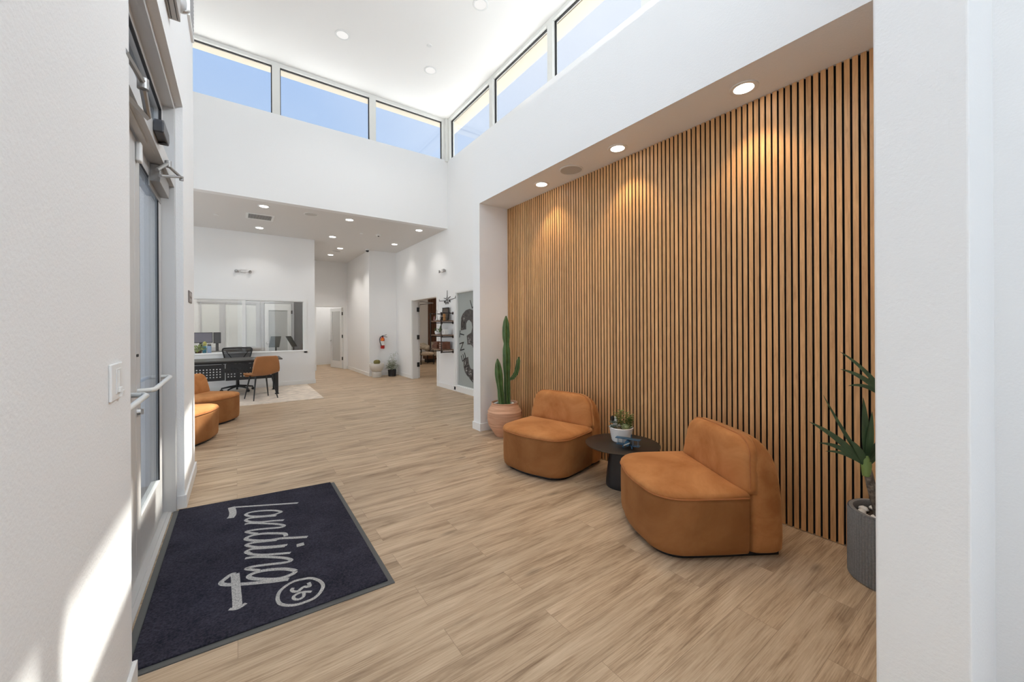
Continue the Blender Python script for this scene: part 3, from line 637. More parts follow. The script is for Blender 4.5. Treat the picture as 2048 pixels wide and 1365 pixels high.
def loft(m, rings, cap0=True, cap1=True):
    V = [[m.b.verts.new(q) for q in r] for r in rings]; n = len(V[0])
    for a, b_ in zip(V, V[1:]):
        for i in range(n): m.b.faces.new((a[i], a[(i + 1) % n], b_[(i + 1) % n], b_[i]))
    if cap0: m.b.faces.new(V[0][::-1])
    if cap1: m.b.faces.new(V[-1])
def shrink(p, k, cy=-.10): return [(x * (1 - k / .38), cy + (y - cy) * (1 - k / .32)) for x, y in p]
def make_chair(label):
    t = thing('lounge_chair', label, 'chair', (0, 0, 0), 0, 'rust velvet lounge chairs')
    o = outline()
    m = M(); R_ = []
    for z, k in ((.028, .03), (.032, .018), (.045, .008), (.08, .002), (.20, 0), (.33, .0), (.362, .002), (.368, .006)): R_.append([(x, min(y, YS), z) for x, y in shrink(o, k)])
    R_ = [[(x, YS if i in (0, len(o) - 1) else y, z) for i, (x, y, z) in enumerate(r)] for r in R_]
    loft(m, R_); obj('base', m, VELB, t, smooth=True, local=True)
    m = M(); R_ = []
    for k, z in ((.004, .366), (-.002, .374), (0, .388), (.012, .402), (.04, .414), (.10, .424), (.17, .430), (.25, .433)): R_.append([(x, y, z) for x, y in shrink(o, k)])
    loft(m, R_); st_ = obj('seat', m, VEL, t, smooth='all', local=True)
    m = M(); m.tube([(x * 1.006, y - .002, .3695) for x, y in o], .0045, 6); obj('piping', m, PIPE, st_, smooth=True, local=True)
    # back shell: rises from the floor behind the seam and leans forward
    def ring(z, hw, yf, yr, n=48, e=5.0):
        cy, hy = (yf + yr) / 2, (yr - yf) / 2; r = []
        for i in range(n):
            a = 2 * pi * i / n; c_, s_ = cos(a), sin(a)
            r.append((hw * math.copysign(abs(c_) ** (2 / e), c_), cy + hy * math.copysign(abs(s_) ** (2 / (e if s_ < 0 else 3.0)), s_), z))
        return r
    m = M(); R_ = [ring(.028, HW - .03, YS + .002, YR - .03), ring(.034, HW - .014, YS, YR - .012), ring(.05, HW - .003, YS, YR - .002), ring(.12, HW, YS, YR), ring(.30, HW - .002, YS, YR - .004),
                    ring(.42, HW - .010, YS + .005, YR - .014), ring(.52, HW - .022, YS + .015, YR - .028), ring(.58, HW - .040, YS + .022, YR - .045), ring(.63, HW - .070, YS + .03, YR - .068),
                    ring(.665, HW - .105, YS + .035, YR - .095), ring(.688, HW - .150, YS + .045, YR - .125), ring(.698, HW - .20, YS + .065, YR - .155)]
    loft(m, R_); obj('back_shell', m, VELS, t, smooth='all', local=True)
    # padded backrest in front of the shell
    def padprof():
        p = []; zb, zt, r = .385, .700, .135; hw = HW - .010; x1 = hw - .028
        for k in range(7): s_ = k / 6; p.append((-hw + .028 * s_ ** 1.6, zb + (zt - r - zb) * s_))
        for i in range(1, 9):
            a = pi - (pi / 2) * i / 8; p.append((-x1 + r + r * cos(a), zt - r + r * sin(a)))
        for i in range(1, 8): p.append((-x1 + r + (2 * x1 - 2 * r) * i / 8, zt + .004 * sin(pi * i / 8)))
        for i in range(9):
            a = pi / 2 - (pi / 2) * i / 8; p.append((x1 - r + r * cos(a), zt - r + r * sin(a)))
        for k in range(5, -1, -1): s_ = k / 6; p.append((hw - .028 * s_ ** 1.6, zb + (zt - r - zb) * s_))
        for i in range(1, 10): p.append((hw - 2 * hw * i / 10, zb))
        return p
    PP = padprof(); lean = lambda z: .12 * max(0, z - .40)
    m = M(); R_ = [[(x, YS + .055 + lean(z), z) for x, z in PP], [(x, YS + .02 + lean(z), z) for x, z in PP]]
    for s_ in (1.0, .985, .955, .91, .84, .72, .55, .35, .12):
        g_ = .052 * (1 - s_ ** 7) ** .6; R_.append([(x * s_, YS + .004 + lean(.54 + (z - .54) * s_) - g_, .54 + (z - .54) * s_) for x, z in PP])
    loft(m, R_); br_ = obj('backrest', m, VEL, t, smooth='all', local=True)
    m = M(); m.tube([(x * 1.003, YS + .008 + lean(z), z + (.002 if z > .6 else 0)) for x, z in PP if z > .386], .0045, 6); obj('back_piping', m, PIPE, br_, smooth=True, local=True)
    m = M(); m.prism(shrink(o, .05) + [(HW - .05, YR - .05), (-HW + .05, YR - .05)], 'Z', 0, .03); obj('plinth', m, BLACK, t, local=True)
    return t
def place(t, x, y, bx, by): t.location = (x, y, 0); t.rotation_euler = (0, 0, math.atan2(by, bx) - pi / 2); return t
ch = make_chair('rust velvet lounge chair between the terracotta cactus pot and the round black table')
ch2 = copy_tree(ch); ch2['label'] = 'rust velvet lounge chair nearest the camera, right of the round black table'
ch3 = copy_tree(ch); ch3['label'] = 'rust velvet lounge chair with its back visible, in front of the black desk at left'
ch4 = copy_tree(ch); ch4['label'] = 'rust velvet lounge chair in sunlight, mostly cut off by the left pier'
place(ch, 2.569, 2.935, .974, .225); place(ch2, 2.515, 1.442, .845, -.535); place(ch3, -.434, 7.263, -.8, .6); place(ch4, -.645, 6.158, -.92, .4)

# ------------------------------------------------------------------ side table with pot and toy plane
TX, TY = 2.735, 2.175
t = thing('side_table', 'round black metal pedestal side table between the two lounge chairs', 'table', (TX, TY, 0))
tm = mat('black_brown_metal', (.030, .026, .024), .42, .3, var=(3, .1))
obj('tabletop', M().lathe([(.29, .355), (.312, .358), (.315, .361), (.315, .364), (.312, .366)], (TX, TY, 0), 72), tm, t, smooth=True)
obj('pedestal', M().lathe([(.138, 0), (.140, .004), (.138, .05), (.105, .35), (.105, .356)], (TX, TY, 0), 60), mat('charcoal_steel', (.035, .036, .040), .38, .4), t, smooth=True)
PX, PY = 2.785, 2.225
t = thing('potted_succulents', 'ribbed white bowl of mixed succulents on the round black table', 'plant', (PX, PY, .366))
prof = [(.060, .366)]
for i in range(14): prof.append((.064 + i * .0013 + (.0018 if i % 2 else 0), .370 + i * .0068))
prof += [(.083, .464), (.080, .467), (.075, .462), (.073, .448)]
pt_ = obj('pot', M().lathe(prof, (PX, PY, 0), 56), mat('white_ceramic', (.82, .81, .79), .4), t, smooth=True)
obj('soil', M().lathe([(.070, .447), (.060, .452), (.02, .455)], (PX, PY, 0), 30), mat('dark_soil', (.05, .035, .025), .95, bump=(120, 1, .01)), pt_)
def blade(m, p0, d, L, w, droop=.3, n=5, th=.12, fold=.25):
    """a tapering leaf: rises along d, bends down by droop"""
    d = Vector(d).normalized(); side = d.cross(Vector((0, 0, 1))); side = side.normalized() if side.length > .05 else Vector((1, 0, 0)); p = Vector(p0); rows = []
    for i in range(n + 1):
        s_ = i / n; ww = w * (sin(pi * min(1, .18 + s_ * .82)) ** .8 if i < n else 0.02)
        up = side.cross(d).normalized()
        rows.append((p.copy(), ww, side.copy(), up.copy())); d = (d + Vector((0, 0, -droop / n))).normalized(); p = p + d * (L / n)
    V = []
    for p, ww, sd, up in rows: V.append([m.b.verts.new(p - sd * ww / 2 + up * ww * fold), m.b.verts.new(p - up * ww * th * .5), m.b.verts.new(p + sd * ww / 2 + up * ww * fold), m.b.verts.new(p + up * ww * th * .5)])
    for a, b_ in zip(V, V[1:]):
        for i in range(4): m.b.faces.new((a[i], a[(i + 1) % 4], b_[(i + 1) % 4], b_[i]))
    m.b.faces.new(V[0][::-1]); m.b.faces.new(V[-1])
def rosette(m, c, r, n, layers, h=.02, w=.5):
    for l in range(layers):
        for i in range(n):
            a = 2 * pi * (i + .5 * l) / n; el = .25 + l * .45; q = 1 - l * .18
            blade(m, c, (cos(a) * cos(el), sin(a) * cos(el), sin(el)), r * q, r * w * q, -.3, 4)
V3 = lambda x, y, z: (PX + x, PY + y, z)
m = M(); rosette(m, V3(.022, -.030, .455), .050, 9, 4); rosette(m, V3(-.010, -.045, .455), .036, 8, 3); rosette(m, V3(.045, .015, .458), .040, 8, 3); obj('pale_rosettes', m, mat('pale_succulent', (.42, .45, .24), .6, var=(30, .2)), t)
m = M(); rosette(m, V3(-.045, .03, .452), .050, 10, 4, w=.28); rosette(m, V3(-.03, .045, .485), .04, 9, 4, w=.25); obj('blue_grey_agave', m, mat('grey_green_leaf', (.20, .25, .21), .6, var=(60, .35)), t)
m = M()
for x, y, h, dx in ((.015, .01, .120, -.01), (.045, .0, .100, .02), (.050, -.025, .085, .03), (.0, .025, .105, -.02), (.03, -.03, .075, .02), (.03, .03, .11, .01), (.045, -.04, .06, .02)):
    pts = [V3(x + dx * k / 8, y, .45 + h * k / 8) for k in range(9)]; m.tube(pts, .0016, 5)
    for k in range(2, 9):
        for a in (0, 2.1, 4.2): blade(m, pts[k], (cos(a + k), sin(a + k), .7), .030, .013, .2, 3)
obj('leafy_sprigs', m, mat('olive_leaf', (.20, .24, .07), .6, var=(50, .4)), t)
m = M(); m.sphere(V3(-.046, -.015, .455), .018, 10, 8); m.sphere(V3(-.048, .012, .455), .016, 10, 8); obj('brown_moss', m, mat('moss', (.12, .09, .05), .95, bump=(200, 1, .01)), t)
t = thing('figurine', 'small black and white figurine standing in the back of the white succulent bowl', 'figurine', V3(-.01, .05, .45))
obj('body', M().lathe([(.012, .45), (.017, .465), (.018, .495), (.014, .522), (.005, .532)], V3(-.005, .045, 0), 16), mat('white_glaze', (.8, .8, .78), .3), t, smooth=True)
obj('dark_hood', M().lathe([(.008, .50), (.013, .515), (.011, .532), (.004, .54)], V3(-.03, .052, 0), 16), BLACK, t, smooth=True)
for q in [o for o in C.objects if o.name.startswith(('potted_succulents', 'figurine'))]:
    q.location = Vector((PX, PY, .366)) + (Vector(q.location) - Vector((PX, PY, .366))) * 1.25; q.scale = (1.25, 1.25, 1.25)
# toy biplane
AX, AY, AZ = 2.668, 2.055, .366
t = thing('toy_biplane', 'small blue metal toy biplane on the round black table', 'toy plane', (AX, AY, AZ), 0)
t.rotation_euler = (0, 0, radians(-158)); t.scale = (1.45, 1.45, 1.45)
BLU = mat('blue_enamel', (.03, .10, .19), .35, .3, var=(25, .3)); BLL = mat('pale_blue_edge', (.14, .24, .36), .4, .3)
m = M(); m.lathe([(.005, -.055), (.012, -.045), (.016, -.02), (.0175, .01), (.016, .03), (.013, .037)], (0, 0, .032), 18, ax=(1, 0, 0)); fz = obj('fuselage', m, BLU, t, smooth=True, local=True)
obj('upper_wing', M().obox((.012, 0, .057), (.036, .140, .004), bev=.001), BLU, t, local=True); obj('lower_wing', M().obox((.010, 0, .021), (.034, .130, .004), bev=.001), BLU, t, local=True)
for s_ in (-1, 1):
    for x in (.002, .022):
        for q in (.028, .058): obj('wing_strut', M().tube([(x, s_ * q, .021), (x, s_ * q, .057)], .0014, 6), BLL, t, local=True)
m = M(); m.prism([(-.066, .034), (-.043, .034), (-.052, .060), (-.064, .064)], 'Y', -.0015, .0015); m.obox((-.054, 0, .036), (.020, .052, .0025)); obj('tail_fin', m, BLU, t, local=True)
m = M()
for a in (.5, .5 + pi): m.obox((.041, cos(a) * .010, .032 + sin(a) * .010), (.002, .020, .005), rx=a)
obj('propeller', m, mat('cream_blade', (.55, .52, .45), .5), fz, local=True)
for s_ in (-1, 1):
    wl = obj('wheel', M().cyl((.018, s_ * .022, .009), (.018, s_ * .028, .009), .009, n=18), BLU, t, local=True); obj('wheel_strut', M().tube([(.018, s_ * .024, .009), (.012, s_ * .010, .024)], .0014, 6), BLU, wl, local=True)

# ------------------------------------------------------------------ cactus
KX, KY = 2.785, 4.06
t = thing('potted_cactus', 'tall green column cactus in a round ridged terracotta pot by the niche corner', 'plant', (KX, KY, 0))
mm, nt, b = nodes('terracotta'); tcn = nt.nodes.new('ShaderNodeTexCoord'); mp = nt.nodes.new('ShaderNodeMapping'); mp.inputs['Scale'].default_value = (1.2, 1.2, 16)
nz = nt.nodes.new('ShaderNodeTexNoise'); nz.inputs['Scale'].default_value = 3; nz.inputs['Detail'].default_value = 4; rr = nt.nodes.new('ShaderNodeValToRGB')
rr.color_ramp.elements[0].position = .3; rr.color_ramp.elements[0].color = (.50, .265, .16, 1); rr.color_ramp.elements[1].position = .7; rr.color_ramp.elements[1].color = (.74, .44, .29, 1)
nt.links.new(tcn.outputs['Object'], mp.inputs[0]); nt.links.new(mp.outputs[0], nz.inputs['Vector']); nt.links.new(nz.outputs['Fac'], rr.inputs[0]); nt.links.new(rr.outputs[0], b.inputs['Base Color']); b.inputs['Roughness'].default_value = .85
bp = nt.nodes.new('ShaderNodeBump'); bp.inputs['Strength'].default_value = .4; bp.inputs['Distance'].default_value = .006; nt.links.new(nz.outputs['Fac'], bp.inputs['Height']); nt.links.new(bp.outputs[0], b.inputs['Normal'])
TERRA = mm
prof = [(.112, 0), (.118, .01), (.165, .08), (.200, .135), (.202, .14), (.212, .175), (.214, .18), (.219, .215), (.222, .222), (.220, .26), (.222, .268), (.212, .305), (.218, .318), (.196, .355), (.176, .392), (.166, .405), (.164, .415), (.170, .424), (.166, .431), (.154, .428), (.150, .40), (.152, .385)]
pot = obj('pot', M().lathe(prof, (KX, KY, 0), 64), TERRA, t, smooth=True)
obj('soil', M().lathe([(.152, .388), (.08, .392), (.01, .393)], (KX, KY, 0), 32), mat('dark_soil', (.05, .035, .025), .95), t)
CG = mat('cactus_green', (.055, .115, .028), .55, var=(14, .35)); 
spines = M()
def column(pts, rad, ribs=5, amp=.17, tw=0):
    """ribbed cactus stem following pts; rad list"""
    m = M(); rings = []; P3 = [Vector(p) for p in pts]; n = ribs * 8
    # resample
    Q3, Rq = [], []
    for i in range(len(P3) - 1):
        for k in range(4): s_ = k / 4; Q3.append(P3[i].lerp(P3[i + 1], s_)); Rq.append(rad[i] * (1 - s_) + rad[i + 1] * s_)
    Q3.append(P3[-1]); Rq.append(rad[-1])
    for i, p in enumerate(Q3):
        d = (Q3[min(i + 1, len(Q3) - 1)] - Q3[max(i - 1, 0)]).normalized(); q = Vector((0, 0, 1)).rotation_difference(d); r = []
        for k in range(n):
            a = 2 * pi * k / n; f = abs(cos(ribs * a / 2)); rr_ = Rq[i] * (1 - amp * 2.2 + amp * 2.2 * f ** .9)
            v = p + q @ Vector((cos(a) * rr_, sin(a) * rr_, 0)); r.append(v)
            if k % 8 == 0 and Rq[i] > .012:
                o_ = q @ Vector((cos(a), sin(a), 0))
                for dz in (-.006, .004): 
                    w0 = v - o_ * .002; w1 = v + o_ * .011 + Vector((random.uniform(-.005, .005), random.uniform(-.005, .005), dz)); spines.cyl(w0, w1, .0011, .0003, 3, False)
        rings.append([m.b.verts.new(v) for v in r])
    for a_, b_ in zip(rings, rings[1:]):
        for k in range(n): m.b.faces.new((a_[k], a_[(k + 1) % n], b_[(k + 1) % n], b_[k]))
    m.b.faces.new(rings[0][::-1]); m.b.faces.new(rings[-1]); return m
def col_pts(p0, p1, n=10, bend=(0, 0, 0)):
    p0, p1, bnd = Vector(p0), Vector(p1), Vector(bend); return [p0.lerp(p1, i / n) + bnd * sin(pi * i / n) for i in range(n + 1)]
z0 = .388
obj('stem', column(col_pts((KX + .035, KY - .02, z0), (KX + .03, KY, 1.53), 16), [.040, .043, .045, .046, .044, .041, .046, .052, .053, .052, .050, .036, .050, .052, .048, .036, .008]), CG, t, smooth=True)
obj('stem', column(col_pts((KX - .055, KY - .03, z0), (KX - .125, KY - .03, .99), 9), [.040, .042, .043, .040, .043, .050, .053, .048, .036, .007]), CG, t, smooth=True)
obj('stem', column([(KX + .06, KY - .02, .715), (KX + .11, KY - .03, .73), (KX + .155, KY - .045, .79), (KX + .175, KY - .05, .87), (KX + .19, KY - .05, .95), (KX + .195, KY - .05, 1.0)], [.020, .026, .031, .031, .026, .006]), CG, t, smooth=True)
obj('stem', column(col_pts((KX - .02, KY + .05, z0), (KX - .03, KY + .06, .80), 7), [.034, .036, .038, .038, .037, .036, .028, .006]), CG, t, smooth=True)
obj('spines', spines, mat('pale_spines', (.55, .52, .38), .7), t)['kind'] = 'stuff'
PEB = mat('white_pebble', (.80, .78, .75), .6, var=(20, .08))
def pebble(c, r, sc, rot, label, group):
    m = M(); m.sphere(c, r, 12, 8, sc, Matrix.Rotation(rot, 3, 'Z'))
    for v in m.b.verts: v.co += Vector((random.uniform(-1, 1), random.uniform(-1, 1), random.uniform(-1, 1))) * r * .07
    tag(obj('white_pebble', m, PEB, smooth='all'), label, 'pebble', group)
for i in range(16):
    a = 2 * pi * i / 16 + random.uniform(-.1, .1); q = .118 + random.uniform(-.008, .012)
    pebble((KX + cos(a) * q, KY + sin(a) * q, .404), .021, (1.2, .8, .7), a + 1.2, 'white pebble on the soil around the cactus stems', 'white pebbles in the terracotta cactus pot')

# ------------------------------------------------------------------ yucca in the grey fluted pot
YX, YY, YRr, YHt = 2.860, .500, .174, .372
t = thing('potted_yucca', 'spiky green yucca in a grey fluted cylinder pot beside the right pier', 'plant', (YX, YY, 0))
GP = mat('grey_stone_pot', (.20, .198, .196), .75, bump=(250, .3, .001), var=(120, .15))
fl = lambda t_: 1 + .030 * abs(sin(t_ * 36))
m = M(); m.lathe([(.955 * YRr, 0), (YRr, .006), (YRr, YHt - .012), (YRr * .985, YHt)], (YX, YY, 0), 288, cap1=False, wob=fl)
m.lathe([(YRr * .99, YHt), (YRr * .97, YHt + .003), (YRr * .88, YHt + .002), (YRr * .855, YHt - .006), (YRr * .85, YHt - .05)], (YX, YY, 0), 72, cap0=False, cap1=False)
obj('pot', m, GP, t, smooth=True)
obj('soil', M().lathe([(YRr * .855, YHt - .045), (.05, YHt - .035), (.01, YHt - .034)], (YX, YY, 0), 32), mat('dark_soil', (.05, .035, .025), .95), t)
for i, (dx, dy, r) in enumerate(((-.115, .045, .026), (-.115, -.0, .028), (-.085, -.055, .03), (-.055, -.10, .026), (-.09, .085, .022), (-.035, .11, .024), (-.06, .045, .022), (.01, -.115, .025), (.02, .115, .024), (.08, .08, .025), (.10, -.05, .026), (-.045, -.045, .02))):
    pebble((YX + dx, YY + dy, YHt - .028), r, (1.15, .8, .6), i * 1.3, 'white pebble around the yucca trunk in the grey fluted pot', 'white pebbles in the grey yucca pot')
BARK = mat('yucca_bark', (.16, .135, .11), .95, bump=(70, 1, .012), var=(45, .55))
CR = Vector((2.775, .580, .615))
pts = [(CR.x + .035 * (1 - k / 8) + .006 * sin(k), CR.y - .05 * (1 - k / 8), YHt - .04 + (CR.z - YHt + .04) * k / 8) for k in range(9)]
obj('trunk', M().tube(pts, [.027, .025, .024, .023, .021, .021, .020, .019, .017], 14), BARK, t, smooth=True)
LG = mat('yucca_leaf', (.060, .110, .052), .42, var=(9, .25)); LGY = mat('yucca_leaf_base', (.20, .30, .09), .5)
LFT, TOW = Vector((-.8128, .5825, 0)), Vector((-.5825, -.8128, 0))      # sideways and frontal directions of growth
def yleaf(p0, tip, w, arch=.06, mt=None):
    """sword leaf from p0 to p0 + tip, arching above the straight line"""
    p0 = Vector(p0); e_ = p0 + Vector(tip); c_ = (p0 + e_) / 2 + Vector((0, 0, arch)); n = 14; m = M(); V = []
    for i in range(n + 1):
        s_ = i / n; p = p0 * (1 - s_) ** 2 + c_ * 2 * s_ * (1 - s_) + e_ * s_ * s_; d = ((c_ - p0) * (1 - s_) + (e_ - c_) * s_).normalized()
        sd = d.cross(TOW); sd = (sd - d * sd.dot(d)).normalized(); up = sd.cross(d); ww = w * .82 * min(1, .38 + 1.6 * s_) * (1 - s_ ** 2.2) ** .9 + .001
        V.append([m.b.verts.new(p - sd * ww / 2 + up * ww * .16), m.b.verts.new(p - up * .0012), m.b.verts.new(p + sd * ww / 2 + up * ww * .16), m.b.verts.new(p + up * .0012)])
    for a_, b_ in zip(V, V[1:]):
        for i in range(4): m.b.faces.new((a_[i], a_[(i + 1) % 4], b_[(i + 1) % 4], b_[i]))
    m.b.faces.new(V[0][::-1]); m.b.faces.new(V[-1]); return obj('leaf', m, mt or LG, t, smooth=True)
for tp_, w_, ar in (((-.250, .180, .245), .046, .05), ((-.205, .150, .130), .040, .06), ((-.190, .135, .390), .030, -.03), ((-.010, .010, .375), .072, .01), ((-.180, .130, .085), .028, .05), ((-.09, .05, .15), .055, .03),
                    ((.10, -.08, .22), .075, .04), ((.05, -.12, .16), .06, .06), ((.18, -.10, .28), .05, .05), ((.02, -.02, .30), .06, .02), ((.16, .02, .10), .05, .06), ((-.02, -.16, .20), .045, .05)):
    yleaf(CR, tp_, w_, ar)
obj('leaf_sheath', M().lathe([(.018, -.05), (.021, -.02), (.023, .01), (.018, .04), (.008, .06)], CR, 20), LGY, t, smooth=True)
C2 = Vector((2.880, .495, .95))
t2 = [(C2.x + .01 * sin(k), C2.y, YHt - .04 + (C2.z - YHt + .04) * k / 8) for k in range(9)]
obj('trunk', M().tube(t2, [.026, .024, .023, .022, .021, .020, .019, .018, .016], 12), BARK, t, smooth=True)
for tp_, w_, ar in (((-.225, .165, .290), .032, .06), ((-.220, .165, .195), .040, .07), ((-.190, .140, .105), .034, .08), ((-.02, .02, .42), .05, .01), ((.12, -.12, .34), .04, .04), ((.08, .05, .38), .04, .02), ((.14, -.05, .2), .04, .08), ((.02, -.17, .22), .04, .08)):
    yleaf(C2, tp_, w_, ar)
obj('leaf_sheath', M().lathe([(.016, -.04), (.019, -.02), (.021, .0), (.017, .03), (.008, .05)], C2, 20), LGY, t, smooth=True)

# ------------------------------------------------------------------ rug, desk and desk chairs
RUGM = mat('beige_rug', (.72, .62, .52), .95, bump=(90, .7, .006), var=(7, .18))
tag(obj('area_rug', M().prism([(-1.7, 8.44), (1.406, 8.367), (1.421, 10.73), (-1.7, 10.74)], 'Z', 0, .010), RUGM), 'pale beige rug under the black desk', 'rug')
DBL = mat('black_desk_metal', (.014, .014, .015), .5, .1)
t = thing('desk', 'black office desk with a perforated metal front panel, on the beige rug', 'desk', (-.2, 9.85, .01))
obj('desktop', M().box(-1.15, .79, 9.40, 10.30, .735, .760, .004), mat('dark_grey_laminate', (.075, .070, .066), .35), t)
for x in (.665, -1.07):
    for y in (9.44, 10.20): obj('leg', M().box(x, x + .05, y, y + .05, .010, .735).cyl((x + .025, y + .025, .010), (x + .025, y + .025, .03), .038, n=16), DBL, t)
obj('rail', M().box(-1.05, .70, 9.445, 9.475, .69, .735).box(.68, .70, 9.48, 10.22, .69, .735).box(-1.05, -1.03, 9.48, 10.22, .69, .735), DBL, t)
def perforated(x0, x1, z0, z1, y, p=.051, h=.021):
    m = M(); nx = int((x1 - x0 - .05) / p); nz = int((z1 - z0 - .08) / p); ax = (x0 + x1) / 2 - nx * p / 2; az = (z0 + z1) / 2 - nz * p / 2; w_ = p - h
    m.box(x0, ax, y, y + .004, z0, z1).box(ax + nx * p - w_, x1, y, y + .004, z0, z1).box(ax, ax + nx * p - w_, y, y + .004, z0, az).box(ax, ax + nx * p - w_, y, y + .004, az + nz * p - w_, z1)
    for k in range(nz): m.box(ax, ax + nx * p - w_, y, y + .004, az + k * p - (w_ if k else 0) * 1, az + k * p + (0 if k else .0001)) if k else None
    for i in range(nx - 0):
        if i: m.box(ax + i * p - w_, ax + i * p, y + .0002, y + .0038, az, az + nz * p - w_)
    m.box(x0, x1, y - .006, y + .01, z0 - .008, z0); return m
obj('perforated_panel', perforated(-1.02, -.185, .375, .685, 9.455), DBL, t); obj('perforated_panel', perforated(-.175, .655, .365, .685, 9.455), DBL, t)
LEA = mat('tan_leather', (.36, .155, .055), .5, bump=(150, .15), var=(5, .08))
t = thing('guest_chair', 'tan leather shell chair with black legs in front of the desk', 'chair', (.39, 9.06, .010), math.atan2(-.94, .33) - pi / 2)
def shell(wf, prof, thick=.035, nu=14):
    """prof: list of (y, z, half width, edge lift); returns a curved padded shell"""
    m = M(); rows = []
    for y, z, w_, l in prof: rows.append([(u * w_, y, z, u, l) for u in [-1 + 2 * i / nu for i in range(nu + 1)]])
    V = []
    for k, r in enumerate(rows):
        a = Vector((prof[max(k - 1, 0)][0], prof[max(k - 1, 0)][1])); b_ = Vector((prof[min(k + 1, len(prof) - 1)][0], prof[min(k + 1, len(prof) - 1)][1])); d = (b_ - a).normalized(); nrm = Vector((-d.y, d.x))
        V.append([m.b.verts.new((x, y + nrm.x * l * u * u * -1, z + nrm.y * l * u * u)) for x, y, z, u, l in r])
    for a, b_ in zip(V, V[1:]):
        for i in range(nu): m.b.faces.new((a[i], a[i + 1], b_[i + 1], b_[i]))
    return m
sh = obj('seat_shell', shell(0, [(-.235, .435, .17, .0), (-.25, .452, .20, .005), (-.22, .468, .222, .01), (-.12, .466, .232, .02), (0, .455, .235, .03), (.10, .452, .235, .04), (.165, .468, .235, .05), (.20, .51, .235, .055), (.222, .58, .232, .05), (.240, .68, .222, .04), (.255, .77, .205, .03), (.262, .82, .190, .02), (.264, .842, .165, .01)]), LEA, t, smooth='all', local=True)
md = sh.modifiers.new('thickness', 'SOLIDIFY'); md.thickness = .03; md.offset = -1
for x, y in ((-.19, -.17), (.19, -.17), (-.19, .19), (.19, .19)): obj('leg', M().cyl((x * 1.12, y * 1.15, 0), (x * .75, y * .7, .445), .009, .016, 14), DBL, t, smooth=True, local=True)
t = thing('office_chair', 'black mesh-back swivel office chair behind the desk', 'chair', (.02, 10.40, .010))
MESHM = glass('black_mesh_fabric', (.30, .30, .31), .2, .12, (.05, .05, .05))
pts = [(-.20, .20, .60), (-.225, .20, .70), (-.27, .19, .90), (-.262, .19, .93), (-.24, .19, .944), (0, .20, .950), (.24, .19, .944), (.262, .19, .93), (.27, .19, .90), (.225, .20, .70), (.20, .20, .60), (0, .215, .57), (-.20, .20, .60)]
obj('back_frame', M().tube(pts, .015, 8), BLACK, t, smooth=True, local=True)
m = M(); m.face([(x, y + .004, z) for x, y, z in pts[:-1]]); obj('mesh_back', m, MESHM, t, local=True)
obj('back_brace', M().tube([(-.20, .215, .87), (-.07, .245, .66), (0, .25, .60)], .007, 6).tube([(.20, .215, .87), (.07, .245, .66), (0, .25, .60)], .007, 6).tube([(0, .25, .62), (0, .22, .50), (0, .10, .44)], .018, 8), BLACK, t, smooth=True, local=True)
obj('seat', M().box(-.24, .24, -.24, .22, .44, .50, .025), mat('black_fabric', (.02, .02, .022), .9), t, smooth=True, local=True)
obj('gas_lift', M().cyl((0, 0, .09), (0, 0, .28), .036, .030, 20).cyl((0, 0, .28), (0, 0, .44), .02, n=16), BLACK, t, smooth=True, local=True)
for i in range(5):
    a = .35 + 2 * pi * i / 5; e_ = (cos(a) * .30, sin(a) * .30, .075)
    bl_ = obj('base_leg', M().tube([(cos(a) * .02, sin(a) * .02, .12), (cos(a) * .15, sin(a) * .15, .105), e_], [.026, .02, .015], 8), BLACK, t, smooth=True, local=True)
    obj('caster', M().cyl((e_[0] - .018 * sin(a), e_[1] + .018 * cos(a), .028), (e_[0] + .018 * sin(a), e_[1] - .018 * cos(a), .028), .028, n=16).cyl((e_[0], e_[1], .03), (e_[0], e_[1], .075), .008, n=8), BLACK, bl_, smooth=True, local=True)
for s_ in (-1, 1): obj('armrest', M().tube([(s_ * .25, .02, .45), (s_ * .27, .02, .64)], .014, 8).box(min(s_ * .24, s_ * .30), max(s_ * .24, s_ * .30), -.12, .13, .64, .665, .008), BLACK, t, local=True)

# ------------------------------------------------------------------ office window and what is behind it
f = M(); y0, y1 = YO - .012, YO + .13
f.box(WX0 - .06, WX1 + .06, y0, YO, WZ1 - .005, WZ1 + .05).box(WX1 - .005, WX1 + .06, y0, YO, WZ0 - .05, WZ1 - .005).box(WX0 - .06, WX1 + .075, y0 - .03, YO + .02, WZ0 - .012, WZ0 + .006).box(WX0 - .06, WX1 + .06, y0, YO, WZ0 - .06, WZ0 - .012)
f.box(WX1 - .018, WX1, YO, y1, WZ0, WZ1).box(WX0, WX1 - .018, YO, y1, WZ1 - .018, WZ1).box(WX0, WX1 - .018, YO + .02, y1, WZ0, WZ0 + .018).box(.11, .176, YO + .01, YO + .09, WZ0 + .018, WZ1 - .018).box(-1.12, -1.055, YO + .01, YO + .09, WZ0 + .018, WZ1 - .018)
wo = struct('window_12', f, TRIM)
for a, b_ in ((WX0, -1.12), (-1.055, .11), (.176, WX1 - .018)): obj('pane', M().box(a, b_, YO + .045, YO + .051, WZ0 + .018, WZ1 - .018), GLASSI, wo)
YW = 13.4
w = M(); w.box(-3.6, 1.485, YW + .05, YW + .2, 0, ZL); struct('wall_office_back', w, WALL)
